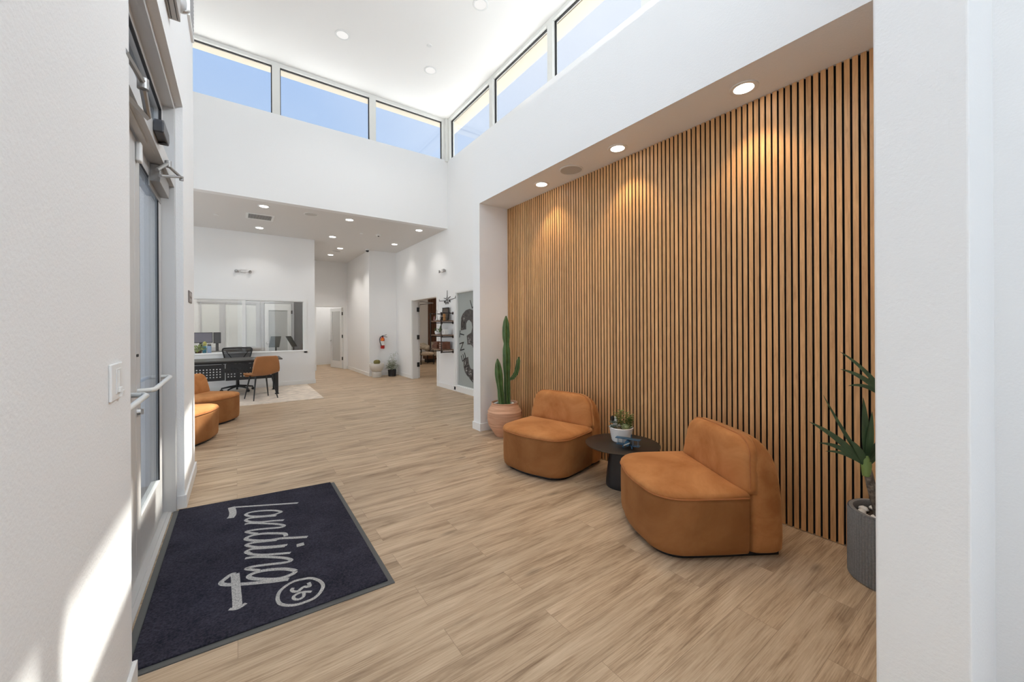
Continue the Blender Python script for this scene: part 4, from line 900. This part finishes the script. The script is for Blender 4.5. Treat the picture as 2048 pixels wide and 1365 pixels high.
# inner windows at the back of the office, with pale blinds
f = M()
for a, b_ in ((-.80, -.345), (-.285, .20), (.20, .50)):
    win_frame(f, 'Y', YW, a, b_, .86, 2.12, .035, .05)
f.box(-.86, .56, YW - .01, YW + .05, 2.12, 2.20).box(-.86, .56, YW - .04, YW + .05, .79, .86).box(-.345, -.285, YW - .01, YW + .05, .86, 2.12).box(.50, .56, YW - .01, YW + .05, .86, 2.12)
wi = struct('window_13', f, mat('grey_white_frame', (.55, .55, .56), .5))
for a, b_ in ((-.765, -.38), (-.25, .165), (.235, .465)): obj('blind', M().box(a, b_, YW + .02, YW + .03, .88, 2.085), mat('translucent_blind', (.74, .75, .73), .8, bump=(40, .1)), wi)
# frosted door in the office, standing closed, and a dark upright panel beside it
f = M().box(.60, .66, YW - .02, YW + .05, 0, 2.20).box(1.37, 1.43, YW - .02, YW + .05, 0, 2.20).box(.66, 1.37, YW - .02, YW + .05, 2.14, 2.20)
d4 = struct('door_4', f, mat('grey_white_frame', (.55, .55, .56), .5))
lf = obj('door_leaf', M().box(.67, .78, YW - .01, YW + .04, .01, 2.13).box(1.26, 1.36, YW - .01, YW + .04, .01, 2.13).box(.78, 1.26, YW - .01, YW + .04, 1.93, 2.13).box(.78, 1.26, YW - .01, YW + .04, .01, .3), TRIM, d4)
obj('frosted_pane', M().box(.78, 1.26, YW + .01, YW + .016, .3, 1.93), mat('frosted_grey_pane', (.52, .53, .52), .5), lf)
def lever(y, x, z, s_, par, ax='Y'):
    m = M()
    if ax == 'Y': m.cyl((x, y, z), (x, y - .012, z), .028, n=20).tube([(x, y - .012, z), (x, y - .045, z), (x + s_ * .11, y - .05, z + .004)], .009, 8)
    return obj('lever_handle', m, CHROME, par, smooth=True)
lever(YW - .01, .73, .96, 1, lf)
for z in (1.88, 1.06): obj('hinge', M().box(1.352, 1.39, YW - .03, YW - .01, z - .05, z + .05), BLACK, lf)
tag(obj('dark_upright_panel', M().box(1.452, 1.484, 12.2, YW, .05, 2.25).box(1.43, 1.452, 11.4, YW, .05, 2.25), mat('charcoal_panel', (.085, .085, .09), .7, var=(3, .15))), 'dark grey upright panel at the right end inside the office window', 'panel')  # dark grey sheets along the right side of the office
# office counter and things on it
t = thing('office_counter', 'grey counter inside the office just behind the window glass', 'counter', (-1.0, 11.3, 0))
obj('worktop', M().box(-1.9, -.42, 10.94, 11.6, .79, .82, .003), mat('grey_worktop', (.34, .33, .32), .5), t); obj('cabinet', M().box(-1.88, -.46, 10.96, 11.56, 0, .79), TRIM, t)
t = thing('water_bottle', 'pale blue water bottle standing on the office counter behind the glass', 'bottle', (-.495, 11.0, .82))
obj('body', M().lathe([(.036, .82), (.039, .825), (.039, .985), (.034, 1.0), (.03, 1.005)], (-.495, 11.0, 0), 28), mat('powder_blue', (.30, .42, .62), .4), t, smooth=True)
obj('cap', M().lathe([(.033, 1.003), (.033, 1.03), (.028, 1.035)], (-.495, 11.0, 0), 24).tube([(-.52, 11.0, 1.03), (-.515, 11.0, 1.05), (-.475, 11.0, 1.05), (-.47, 11.0, 1.03)], .005, 6), BLACK, t, smooth=True)
def bush(name, label, cat, c, r, h, n, leafL, leafW, m1, potr, poth, potm, group=None, stems=None, droop=.6):
    t = thing(name, label, cat, c, 0, group); x, y, z = c
    obj('pot', M().lathe([(potr * .85, z), (potr * .9, z + .005), (potr, z + poth - .01), (potr, z + poth), (potr * .92, z + poth), (potr * .9, z + poth - .02)], (x, y, 0), 32), potm, t, smooth=True)
    m = M()
    for i in range(n):
        a = random.uniform(0, 2 * pi); el = random.uniform(.1, 1.4); q = random.uniform(.3, 1)
        p0 = (x + cos(a) * r * q * cos(el) * .8, y + sin(a) * r * q * cos(el) * .8, z + poth + h * q * sin(el) * .75)
        blade(m, p0, (cos(a), sin(a), random.uniform(-.2, 1)), leafL * random.uniform(.6, 1.1), leafW * random.uniform(.7, 1.1), droop, 3)
    if stems:
        for i in range(stems):
            a = 2 * pi * i / stems; m.tube([(x, y, z + poth - .02), (x + cos(a) * r * .3, y + sin(a) * r * .3, z + poth + h * .5), (x + cos(a) * r * .7, y + sin(a) * r * .7, z + poth + h * .75)], .003, 5)
    obj('foliage', m, m1, t); return t
bush('potted_plant', 'yellow-green leafy plant on the office counter beside the blue water bottle', 'plant', (-.69, 11.05, .82), .16, .20, 70, .10, .03, mat('lime_leaf', (.26, .34, .05), .5, var=(20, .4)), .06, .06, BLACK, stems=5)
t = thing('gift_bag', 'small turquoise paper bag next to the plant in the office window', 'bag', (-.56, 11.22, .82))
obj('bag_body', M().box(-.63, -.56, 11.30, 11.35, .82, .99, .003), mat('turquoise_paper', (.03, .28, .42), .5), t); 
m = M()
for i in range(8): m.sphere((-.61 + .02 * (i % 3), 11.32 + .01 * (i % 2), .995 + .012 * i), .018, 8, 6)
obj('yellow_filling', m, mat('yellow_tissue', (.60, .55, .12), .7, var=(60, .4)), t)
def monitor(x, y, z, w_, h_, rz, label, scr):
    t = thing('monitor', label, 'monitor', (x, y, .82), rz, 'office monitors')
    bz_ = obj('bezel', M().box(-w_ / 2, w_ / 2, 0, .03, z - .82, z - .82 + h_, .004), BLACK, t, local=True)
    obj('screen', M().box(-w_ / 2 + .012, w_ / 2 - .012, -.002, 0, z - .82 + .018, z - .82 + h_ - .012), scr, bz_, local=True)
    obj('stand', M().box(-.03, .03, .03, .05, .02, z - .82 + .1).box(-.11, .11, -.06, .10, 0, .012, .003), BLACK, t, local=True)
tb = thing('office_desk', 'white desk carrying the monitors in the office', 'desk', (-.6, 12.0, 0))
obj('desktop', M().box(-1.6, -.22, 11.75, 12.4, .80, .82), TRIM, tb)
for x in (-1.55, -.30): obj('leg', M().box(x, x + .04, 11.8, 12.35, 0, .80), TRIM, tb)
monitor(-.70, 11.95, 1.045, .46, .255, 0, 'wide monitor with a pale violet screen at the left of the office window', mat('violet_screen', (.18, .165, .21), .35))
monitor(-.385, 11.95, 1.03, .15, .27, 0, 'narrow dark monitor turned upright right of the violet-screened one', mat('dark_screen', (.05, .05, .055), .3))
monitor(-1.25, 11.95, 1.045, .46, .255, 0, 'wide dark monitor hidden behind the left pier side of the office', mat('dark_screen', (.05, .05, .055), .3))
def tablet(x, y, z, px_, rz, label):
    t = thing('tablet_stand', label, 'tablet stand', (px_, y, 0), 0, 'black tablet stands')
    obj('pole', M().box(px_ - .017, px_ + .017, y - .012, y + .012, .015, z - .02, .003), BLACK, t); obj('foot', M().box(px_ - .15, px_ + .15, y - .15, y + .15, 0, .015, .004), BLACK, t)
    obj('tablet', M().obox((x, y - .02, z + .02), (.235, .014, .32), rz, -.55, 0, .004), mat('dark_glossy_screen', (.03, .035, .03), .15), t)
tablet(.80, 11.5, 1.03, .822, -.35, 'dark tablet on a floor stand behind the office glass, left of the pair')
tablet(1.165, 11.5, 1.03, 1.213, .95, 'dark tablet on a floor stand seen edge-on, right of the pair behind the glass')
for x in (-1.5, .3):  # unseen glowing panels added to brighten the office
    t = thing('ceiling_fill_panel', 'added square fill panel in the office ceiling ' + ('above the tablet stands' if x > 0 else 'left of the monitors'), 'ceiling light', (x, 12, ZL), 0, 'added office fill panels')
    obj('diffuser', M().box(x - .3, x + .3, 11.7, 12.3, ZL - .012, ZL - .002), emit('fill_panel_%d' % int(x * 10), (1, .97, .92), PANEL_E), t); obj('frame', M().box(x - .31, x + .31, 11.69, 11.70, ZL - .014, ZL).box(x - .31, x + .31, 12.30, 12.31, ZL - .014, ZL), TRIM, t)

# ------------------------------------------------------------------ hall end door
def casing_y(m, y, x0, x1, z1, s, w_=.06): m.box(x0 - w_, x0, min(y, y + s * .014), max(y, y + s * .014), 0, z1 + w_).box(x1, x1 + w_, min(y, y + s * .014), max(y, y + s * .014), 0, z1 + w_).box(x0, x1, min(y, y + s * .014), max(y, y + s * .014), z1, z1 + w_)
f = M(); casing_y(f, YH, 2.12, 2.985, 2.115, -1); f.box(2.12, 2.135, YH, YH + .14, 0, 2.115).box(2.97, 2.985, YH, YH + .14, 0, 2.115).box(2.135, 2.97, YH, YH + .14, 2.10, 2.115)
d2 = struct('door_2', f, TRIM)
hx, hy = 2.955, YH + .13; ang = math.atan2(.967, -.253)
def local_leaf(par, hx, hy, ang, wd, ht, frosted, lever_=True):
    T_ = Matrix.Translation((hx, hy, 0)) @ Matrix.Rotation(ang, 4, 'Z')
    def mk(name, m, mt, p, **k):
        m.b.transform(T_); return obj(name, m, mt, p, **k)
    s = .115; lm = M().box(0, s, -.022, .022, .01, ht).box(wd - s, wd, -.022, .022, .01, ht).box(s, wd - s, -.022, .022, .01, .25).box(s, wd - s, -.022, .022, ht - s, ht)
    L_ = mk('door_leaf', lm, TRIM, par)
    mk('pane', M().box(s, wd - s, -.004, .004, .25, ht - s), frosted, L_)
    if lever_:
        m = M()
        for s_ in (-1, 1): m.cyl((wd - .06, s_ * .022, .95), (wd - .06, s_ * .034, .95), .027, n=18).tube([(wd - .06, s_ * .034, .95), (wd - .06, s_ * .065, .95), (wd - .17, s_ * .07, .953)], .009, 8)
        mk('lever_handle', m, CHROME, L_, smooth=True)
    return L_, mk
FROST = glass('frosted_panel', (.9, .9, .9), .6, .75, (.74, .74, .72))
L2, mk = local_leaf(d2, hx, hy, ang, .82, 2.09, FROST)
for z in (.35, 1.11, 1.89): obj('hinge', M().box(2.935, 2.975, YH + .10, YH + .125, z - .055, z + .055), BLACK, d2)

# ------------------------------------------------------------------ door opening in the right wall
f = M(); w_ = .075
f.box(XR - .014, XR, 8.50 - w_, 8.50, 0, 2.135 + w_).box(XR - .014, XR, 10.10, 10.10 + w_, 0, 2.135 + w_).box(XR - .014, XR, 8.50, 10.10, 2.135, 2.135 + w_)
f.box(XR, XR + .17, 10.085, 10.10, 0, 2.135).box(XR, XR + .15, 8.50, 8.515, 0, 2.135).box(XR, XR + .15, 8.515, 10.085, 2.12, 2.135)
d3 = struct('door_3', f, TRIM)
L3, mk = local_leaf(d3, 4.095, 10.125, math.atan2(.931, .364), .90, 2.11, GLASSI, False)
for z in (.38, 1.13, 1.885): obj('hinge', M().box(4.02, 4.085, 10.060, 10.085, z - .06, z + .06).cyl((4.065, 10.07, z - .06), (4.065, 10.07, z + .06), .016, n=12), BLACK, d3)
obj('closer_arm', M().tube([(4.05, 9.95, 2.10), (4.35, 9.75, 2.06), (4.16, 10.2, 2.03)], .011, 6).box(4.10, 4.14, 10.16, 10.19, 1.92, 2.03), ALUD, d3)

# meeting room things
sp2 = slat_material('shaded_red_slats', 'X', .08, (.20, .085, .040), (.10, .042, .020))  # reddish slat wood, with the room's shade put into its dark colour
t = thing('slat_wall_panel', 'reddish-brown slat panelling on the far wall of the room through the right doorway', 'wall panel', (7.8, 15.58, 0))
obj('felt_backing', M().box(6.72, 9.3, 15.585, 15.598, .003, ZL - .01), FELT, t)
m = M(); k = 0
while 6.72 + k * .08 < 9.25: m.box(6.725 + k * .08, 6.725 + k * .08 + .058, 15.56, 15.585, .004, ZL - .012); k += 1
obj('slats', m, sp2, t)
CREAM = mat('cream_fabric', (.62, .52, .41), .95, bump=(80, .5, .01), var=(14, .15))
WALN = mat('walnut_frame', (.12, .05, .022), .45)
t = thing('armchair', 'wood-framed armchair with a cream sheepskin seen through the right doorway', 'chair', (5.90, 14.0, 0))
for x, y in ((5.62, 13.72), (6.14, 13.72), (5.70, 14.26), (6.12, 14.26)): obj('leg', M().cyl((x, y, 0), (x * .9 + .59, y * .9 + 1.40, .58), .016, .02, 12), BLACK, t, smooth=True)
obj('arm', M().box(5.56, 5.62, 13.65, 14.25, .57, .60, .006).box(6.15, 6.21, 13.65, 14.25, .57, .60, .006), WALN, t)
obj('seat', M().box(5.62, 6.15, 13.70, 14.25, .34, .46, .05), CREAM, t, smooth=True)
m = M()
for i in range(40):
    a = i / 39; m.sphere((5.64 + .46 * a, 14.20 + .03 * sin(i * 2.3), .58 + .10 * sin(pi * a) + .05 * sin(i * 1.7)), .085, 8, 6)
obj('sheepskin', m, mat('sheepskin', (.66, .58, .48), 1.0, bump=(60, 1, .03)), t, smooth='all')
t = thing('armchair', 'cream upholstered low armchair partly hidden behind the shelf, in the meeting room', 'chair', (7.0, 14.75, 0))
obj('seat', M().box(6.62, 7.35, 14.45, 15.1, .16, .42, .05), CREAM, t, smooth=True); obj('back', M().box(6.62, 7.35, 15.0, 15.2, .30, .80, .06), CREAM, t, smooth=True)
obj('legs_frame', M().box(6.66, 7.31, 14.5, 14.56, .08, .16).box(6.66, 6.72, 14.5, 14.56, 0, .1).box(7.25, 7.31, 14.5, 14.56, 0, .1).box(6.66, 6.72, 15.05, 15.11, 0, .17).box(7.25, 7.31, 15.05, 15.11, 0, .17), WALN, t)
t = thing('side_box_table', 'low dark wooden box table in the meeting room doorway view', 'table', (6.4, 14.6, 0))
obj('box_top', M().box(6.15, 6.55, 14.4, 14.8, .14, .26, .005), WALN, t); obj('foot', M().box(6.2, 6.5, 14.45, 14.75, 0, .14), BLACK, t)
t = thing('ceiling_fill_panel', 'added fill panel in the meeting room ceiling', 'ceiling light', (6, 12, ZL))  # unseen glowing panel added to brighten the meeting room
obj('diffuser', M().box(5.7, 6.3, 11.7, 12.3, ZL - .012, ZL - .002), emit('meeting_fill_panel', (1, .90, .78), MEET_E), t); obj('frame', M().box(5.69, 6.31, 11.69, 11.70, ZL - .014, ZL), TRIM, t)
t = thing('ceiling_fill_panel', 'added fill panel in the ceiling of the small room at the hallway end', 'ceiling light', (2.6, 15.2, ZL))  # unseen panel added to light the room past the hall door
obj('diffuser', M().box(2.3, 2.9, 14.9, 15.5, ZL - .012, ZL - .002), emit('end_fill_panel', (1, .97, .92), END_E), t); obj('frame', M().box(2.29, 2.91, 14.89, 14.90, ZL - .014, ZL), TRIM, t)

# ------------------------------------------------------------------ frosted window with the big 3
f = M()
f.box(XR - .014, XR, 6.13, 6.20, .03, 2.215).box(XR - .014, XR, 7.53, 7.60, .03, 2.215).box(XR - .014, XR, 6.20, 7.53, 2.145, 2.215).box(XR - .02, XR, 6.13, 7.60, .10, .125)
f.box(XR, XR + .15, 6.20, 6.235, .125, 2.145).box(XR, XR + .15, 7.495, 7.53, .125, 2.145).box(XR, XR + .15, 6.235, 7.495, .125, .14).box(XR, XR + .15, 6.235, 7.495, 2.13, 2.145)
w14 = struct('window_14', f, TRIM)
obj('frosted_pane', M().box(XR + .04, XR + .048, 6.235, 7.495, .14, 2.13), glass('frosted_green_glass', (.8, .84, .82), .5, .72, (.47, .50, .48)), w14)
g3 = [(6.82, 1.735), (6.994, 1.773), (7.145, 1.75), (7.281, 1.68), (7.361, 1.588), (7.374, 1.324), (7.14, 1.347), (7.138, 1.472), (7.072, 1.536), (6.997, 1.543), (6.906, 1.487), (6.871, 1.388), (6.926, 1.28), (7.113, 1.214), (7.086, 1.029), (6.947, 1.034), (6.875, 1.0), (6.83, .957), (6.80, .85), (6.79, .70), (6.81, .58), (6.85, .53), (6.93, .53), (6.985, .56), (7.03, .64), (7.061, .773), (7.262, .715), (7.254, .547), (7.197, .44), (7.103, .375), (6.99, .335), (6.87, .305), (6.78, .29), (6.66, .33), (6.55, .45), (6.50, .65), (6.51, .85), (6.56, 1.0), (6.66, 1.12), (6.58, 1.25), (6.56, 1.45), (6.62, 1.62), (6.71, 1.70)]
m = M(); m.prism(g3, 'X', XR + .037, XR + .0395)
t = thing('window_graphic', 'large dark numeral 3 vinyl graphic with black letters on the frosted window', 'decal', (XR + .037, 6.95, 1.0))
obj('numeral', m, mat('dark_taupe_vinyl', (.075, .066, .062), .6, var=(12, .5)), t)
def strokes(list_, w_, x, name, mt, par, th=.0012):
    m = M()
    for pl in list_:
        for (a, b_) in zip(pl, pl[1:]):
            d = Vector((b_[0] - a[0], b_[1] - a[1])).normalized(); nn = Vector((-d.y, d.x)) * w_; e_ = d * w_ * .8
            m.prism([(a[0] - e_.x + nn.x, a[1] - e_.y + nn.y), (b_[0] + e_.x + nn.x, b_[1] + e_.y + nn.y), (b_[0] + e_.x - nn.x, b_[1] + e_.y - nn.y), (a[0] - e_.x - nn.x, a[1] - e_.y - nn.y)], 'X', x, x + th)
    return obj(name, m, mt, par)
LET = mat('black_vinyl', (.012, .010, .010), .5)
for lt in ([[(6.956, 1.942), (6.876, 1.784), (6.80, 1.83)]], [[(7.29, 1.545), (7.335, 1.50), (7.34, 1.42), (7.31, 1.385), (7.275, 1.42), (7.245, 1.50), (7.215, 1.505), (7.195, 1.46), (7.21, 1.40), (7.235, 1.365)]],
           [[(7.404, 1.314), (7.429, 1.181)], [(7.414, 1.252), (7.237, 1.231)]], [[(7.427, 1.037), (7.258, 1.07), (7.398, .895), (7.231, .926)]],
           [[(7.36, .775), (7.302, .665), (7.165, .750), (7.212, .848)], [(7.281, .807), (7.235, .705)]], [[(7.1, .66), (7.215, .541), (7.044, .591)]], [[(7.06, .585), (7.093, .413), (6.90, .341)]], [[(6.985, .332), (6.864, .273)], [(6.92, .30), (6.86, .45)]]):
    strokes(lt, .011, XR + .0355, 'letter', LET, t)
random.seed(3); sc_ = []
for cx, cy, n_ in ((7.22, 1.60, 12), (7.0, 1.12, 26), (6.9, 1.06, 12), (7.17, .63, 24), (7.12, .50, 24), (6.97, .45, 26), (7.0, .38, 14)):
    p = (cx, cy)
    for i in range(n_):
        q = (cx + random.uniform(-.06, .06), cy + random.uniform(-.06, .06))
        if i % 2: sc_.append([p, ((p[0] + q[0]) / 2, (p[1] + q[1]) / 2)])
        p = q
strokes(sc_, .0022, XR + .036, 'scribbles', mat('white_vinyl', (.6, .58, .56), .6), t, .0008)

# ------------------------------------------------------------------ aeroplane wall art
t = thing('airplane_wall_art', 'dark metal front-view airplane outline hung above the pipe shelf', 'wall art', (XR - .02, 7.925, 2.03))
xa = XR - .016
strokes([[(7.925, 2.223), (7.926, 2.075)], [(8.335, 2.045), (8.332, 2.012), (7.99, 1.998)], [(7.86, 2.005), (7.75, 2.01), (7.525, 2.03), (7.513, 2.072)], [(7.98, 2.045), (8.085, 2.062)], [(7.87, 2.045), (7.77, 2.078)]], .006, xa, 'wing_outline', BLACK, t, .006)
m = M()
for c_, r in (((7.925, 2.035), .035), ((7.925, 1.985), .045)):
    m.tube([(xa, c_[0] + cos(a) * r, c_[1] + sin(a) * r) for a in [2 * pi * i / 16 for i in range(17)]], .005, 6)
obj('fuselage_rings', m, BLACK, t)
m = M()
for y, z in ((8.045, 1.972), (7.80, 1.980)): m.lathe([(.024, -.005), (.026, .0), (.022, .008)], (xa, y, z), 16, ax=(1, 0, 0))
for y, z in ((7.99, 1.945), (7.925, 1.945), (7.86, 1.947)): m.box(xa - .004, xa + .004, y - .008, y + .008, z - .03, z + .02)
obj('engines', m, BLACK, t)
obj('mounting_pin', M().cyl((xa, 7.925, 2.10), (XR, 7.925, 2.10), .003, n=6).cyl((xa, 7.925, 1.985), (XR, 7.925, 1.985), .003, n=6), BLACK, t)

# ------------------------------------------------------------------ pipe shelf
PIP = mat('dark_iron_pipe', (.045, .032, .028), .5, .5)
BRD = wood_material('rustic_shelf_board', (.10, .055, .032), (.25, .15, .095), (14, 1.5, 14))
t = thing('pipe_shelf', 'three-tier wall shelf of dark iron pipe and rustic wood boards by the right doorway', 'shelf', (XR, 7.93, .9))
for z in (1.545, 1.232, .915): obj('board', M().box(3.625, 3.868, 7.60, 8.285, z - .026, z, .003), BRD, t)
for y in (7.665, 8.225):
    m = M(); m.tube([(XR, y, 1.705), (3.63, y, 1.705), (3.612, y, 1.700), (3.605, y, 1.68), (3.605, y, .875), (3.612, y, .857), (3.63, y, .852), (XR, y, .852)], .011, 10)
    for z in (1.495, 1.185): m.tube([(3.605, y, z), (XR, y, z)], .010, 8)
    for z in (1.70, 1.495, 1.185, .857): m.cyl((3.605, y, z - .022), (3.605, y, z + .022), .016, n=14)
    pp_ = obj('pipe', m, PIP, t, smooth=True)
    m = M()
    for z in (1.705, 1.495, 1.185, .852): m.cyl((XR - .008, y, z), (XR, y, z), .032, n=20).cyl((XR - .025, y, z), (XR - .008, y, z), .016, n=16)
    obj('wall_flange', m, PIP, pp_, smooth=True)
BRN = mat('brown_leather_case', (.17, .065, .035), .5, var=(14, .3)); BRND = mat('dark_brown_edge', (.07, .03, .02), .5)
def case(x0, x1, y0, y1, z0, z1, label, kind=0):
    t = thing('decorative_box', label, 'box', ((x0 + x1) / 2, (y0 + y1) / 2, z0), 0)
    obj('body', M().box(x0, x1, y0, y1, z0, z1, .004), BRN, t)
    m = M()
    for a in (.2, .75): m.box(x0 - .002, x1 + .002, y0 + (y1 - y0) * a, y0 + (y1 - y0) * a + .014, z0 + .001, z1 + .002)
    obj('strap', m, BRND, t)
    if kind == 0: obj('handle', M().tube([(x0 - .002, (y0 + y1) / 2 - .03, (z0 + z1) / 2), (x0 - .014, (y0 + y1) / 2 - .02, (z0 + z1) / 2 - .006), (x0 - .014, (y0 + y1) / 2 + .02, (z0 + z1) / 2 - .006), (x0 - .002, (y0 + y1) / 2 + .03, (z0 + z1) / 2)], .003, 6), BRND, t)
    else:
        m = M()
        for i in range(3):
            for j in range(3): m.obox((x0 - .002, y0 + (y1 - y0) * (.25 + .25 * i) + .01 * (j % 2), z0 + (z1 - z0) * (.2 + .28 * j)), (.002, .02, .02), rx=.6 + i)
        obj('white_pattern', m, mat('pale_sticker', (.65, .55, .50), .6), t)
    return t
case(3.655, 3.80, 8.02, 8.27, .915, .995, 'small brown suitcase box at the bottom of the stack on the lowest shelf')
case(3.665, 3.80, 7.99, 8.21, .998, 1.072, 'small brown suitcase box on top of the stack on the lowest shelf')
case(3.64, 3.82, 7.665, 7.86, .915, 1.075, 'brown box with pale patterned stickers at the right of the lowest shelf', 1)
t = thing('white_planter', 'white oval planter with trailing greens on the middle shelf', 'plant', (3.72, 8.08, 1.232))
obj('pot', M().lathe([(.045, 1.232), (.06, 1.24), (.072, 1.28), (.070, 1.315), (.062, 1.318), (.06, 1.30)], (3.72, 8.08, 0), 28), mat('white_ceramic', (.82, .81, .79), .4), t, smooth=True)
m = M(); random.seed(5)
for i in range(60):
    a = random.uniform(0, 2 * pi); blade(m, (3.72 + cos(a) * .045, 8.06 + sin(a) * .07, 1.31 + random.uniform(0, .05)), (cos(a), sin(a), random.uniform(-.3, .9)), .05, .016, .5, 3)
m.tube([(3.72, 7.99, 1.30), (3.72, 7.95, 1.36), (3.71, 7.92, 1.43)], [.02, .024, .008], 10)
obj('foliage', m, mat('shelf_greens', (.10, .16, .06), .6, var=(50, .5)), t)
t = thing('white_canister', 'white square canister with faint markings on the middle shelf', 'canister', (3.73, 7.72, 1.232))
obj('body', M().box(3.68, 3.78, 7.66, 7.775, 1.232, 1.352, .006), mat('white_ceramic', (.82, .81, .79), .4), t); obj('side_tag', M().box(3.676, 3.680, 7.70, 7.745, 1.27, 1.32), mat('pale_grey_print', (.55, .55, .55), .5), t)
t = thing('framed_plaque', 'dark square plaque leaning against the wall on the top shelf', 'plaque', (3.84, 7.90, 1.545))
obj('board', M().obox((3.83, 7.91, 1.69), (.015, .30, .29), ry=.09), mat('dark_print', (.085, .065, .05), .5, var=(40, .7)), t); obj('frame', M().obox((3.828, 7.91, 1.83), (.02, .31, .014), ry=.09).obox((3.826, 8.06, 1.69), (.02, .012, .29), ry=.09).obox((3.826, 7.76, 1.69), (.02, .012, .29), ry=.09), BLACK, t)
t = thing('silver_tower_ornament', 'tall slim silver tower ornament on the top shelf', 'ornament', (3.70, 8.09, 1.545))
obj('base', M().box(3.66, 3.74, 8.05, 8.13, 1.545, 1.56, .002), CHROME, t); obj('tower', M().lathe([(.030, 1.56), (.018, 1.60), (.012, 1.68), (.010, 1.78), (.004, 1.80)], (3.70, 8.09, 0), 12), mat('bright_silver', (.75, .75, .73), .25, .6), t)
t = thing('wooden_figure', 'small orange-brown wooden figure on the top shelf right of the vertical pipe', 'figurine', (3.72, 7.75, 1.545))
obj('body', M().lathe([(.028, 1.545), (.032, 1.58), (.022, 1.62), (.034, 1.65), (.02, 1.69)], (3.72, 7.75, 0), 14), mat('amber_wood', (.42, .20, .06), .5, var=(40, .3)), t, smooth=True); obj('crown', M().lathe([(.03, 1.628), (.045, 1.635), (.03, 1.64)], (3.72, 7.75, 0), 14), mat('amber_light', (.60, .34, .12), .5), t, smooth=True)
t = thing('black_camera_ornament', 'small black and white camera-like ornament on the top shelf behind the pipe', 'ornament', (3.72, 7.87, 1.545))
obj('body', M().box(3.69, 3.75, 7.82, 7.92, 1.545, 1.62, .004), BLACK, t); obj('lens', M().cyl((3.69, 7.86, 1.59), (3.665, 7.86, 1.59), .022, n=18), mat('pale_grey_print', (.55, .55, .55), .5), t)
t = thing('pink_figurine', 'tiny pink figurine at the left end of the top shelf', 'figurine', (3.68, 8.19, 1.545))
obj('body', M().lathe([(.014, 1.545), (.02, 1.57), (.012, 1.61), (.016, 1.63), (.004, 1.65)], (3.68, 8.19, 0), 12), mat('dusty_pink', (.35, .17, .16), .6), t, smooth=True)

# ------------------------------------------------------------------ back wall group
t = thing('fire_extinguisher', 'red fire extinguisher with an orange tag hung on the back wall', 'fire extinguisher', (3.44, 11.27, .79))
RED = mat('extinguisher_red', (.42, .012, .012), .3)
cy_ = obj('cylinder', M().lathe([(.048, .79), (.056, .80), (.056, 1.06), (.045, 1.10), (.022, 1.125), (.020, 1.135)], (3.45, 11.27, 0), 28), RED, t, smooth=True)
obj('label', M().lathe([(.0575, .885), (.0575, 1.01)], (3.45, 11.27, 0), 28, cap0=False, cap1=False), mat('white_label', (.75, .74, .72), .5, var=(60, .2)), cy_, smooth=True)
obj('orange_tag', M().obox((3.425, 11.205, 1.055), (.075, .004, .085), ry=.3, bev=.001), mat('orange_tag', (.85, .22, .02), .5), t)
obj('valve_handle', M().box(3.43, 3.47, 11.25, 11.29, 1.13, 1.16).tube([(3.43, 11.27, 1.16), (3.49, 11.24, 1.17), (3.55, 11.22, 1.195)], .007, 8).tube([(3.44, 11.27, 1.145), (3.51, 11.24, 1.135), (3.57, 11.22, 1.125)], .007, 8), BLACK, t)
obj('hose', M().tube([(3.43, 11.25, 1.145), (3.375, 11.22, 1.13), (3.350, 11.21, 1.07), (3.358, 11.21, .98), (3.385, 11.21, .91), (3.39, 11.21, .87)], [.010, .010, .010, .010, .011, .014], 10), BLACK, t, smooth=True)
obj('wall_bracket', M().box(3.42, 3.48, 11.327, 11.35, .95, 1.10), BLACK, t)
WST = mat('off_white_stone', (.66, .63, .58), .8, bump=(90, .3, .003))
t = thing('bowl_planter', 'round off-white bowl planter on a short pedestal holding a barrel cactus', 'plant', (3.225, 11.08, 0))
obj('pedestal', M().lathe([(.125, 0), (.130, .008), (.130, .145), (.125, .155)], (3.225, 11.08, 0), 40), WST, t, smooth=True)
obj('bowl', M().lathe([(.10, .155), (.135, .175), (.175, .23), (.198, .30), (.203, .37), (.198, .385), (.170, .385), (.165, .37)], (3.225, 11.08, 0), 48), WST, t, smooth=True)
obj('barrel_cactus', M().lathe([(.06, .36), (.085, .40), (.088, .44), (.065, .475), (.025, .487), (.005, .486)], (3.225, 11.06, 0), 96, wob=lambda a: 1 + .05 * abs(sin(a * 10))), mat('golden_cactus', (.20, .17, .045), .8, bump=(200, 1, .01), var=(120, .6)), t, smooth=True)
LV = mat('variegated_leaf', (.24, .27, .17), .6, var=(70, .6))
t = bush('potted_plant', 'bushy variegated plant in a black pot on the floor below the fire extinguisher', 'plant', (3.645, 11.03, 0), .20, .36, 260, .075, .018, LV, .118, .19, BLACK, stems=9, droop=1.0)
m = M()
for a, h in ((0, .70), (1.2, .64), (2.2, .60), (3.6, .56), (4.4, .50)): m.tube([(3.66, 11.03, .25), (3.67 + cos(a) * .03, 11.03 + sin(a) * .03, h * .8), (3.68 + cos(a) * .08, 11.03 + sin(a) * .08, h), (3.68 + cos(a) * .15, 11.03 + sin(a) * .12, h * .88)], .003, 5)
for i in range(40):
    a = random.uniform(0, 6.28); q = random.uniform(.05, .2); blade(m, (3.66 + cos(a) * q * .5, 11.03 + sin(a) * q * .5, random.uniform(.40, .66)), (cos(a), sin(a), .3), .05, .012, .8, 3)
obj('trailing_vines', m, LV, t)
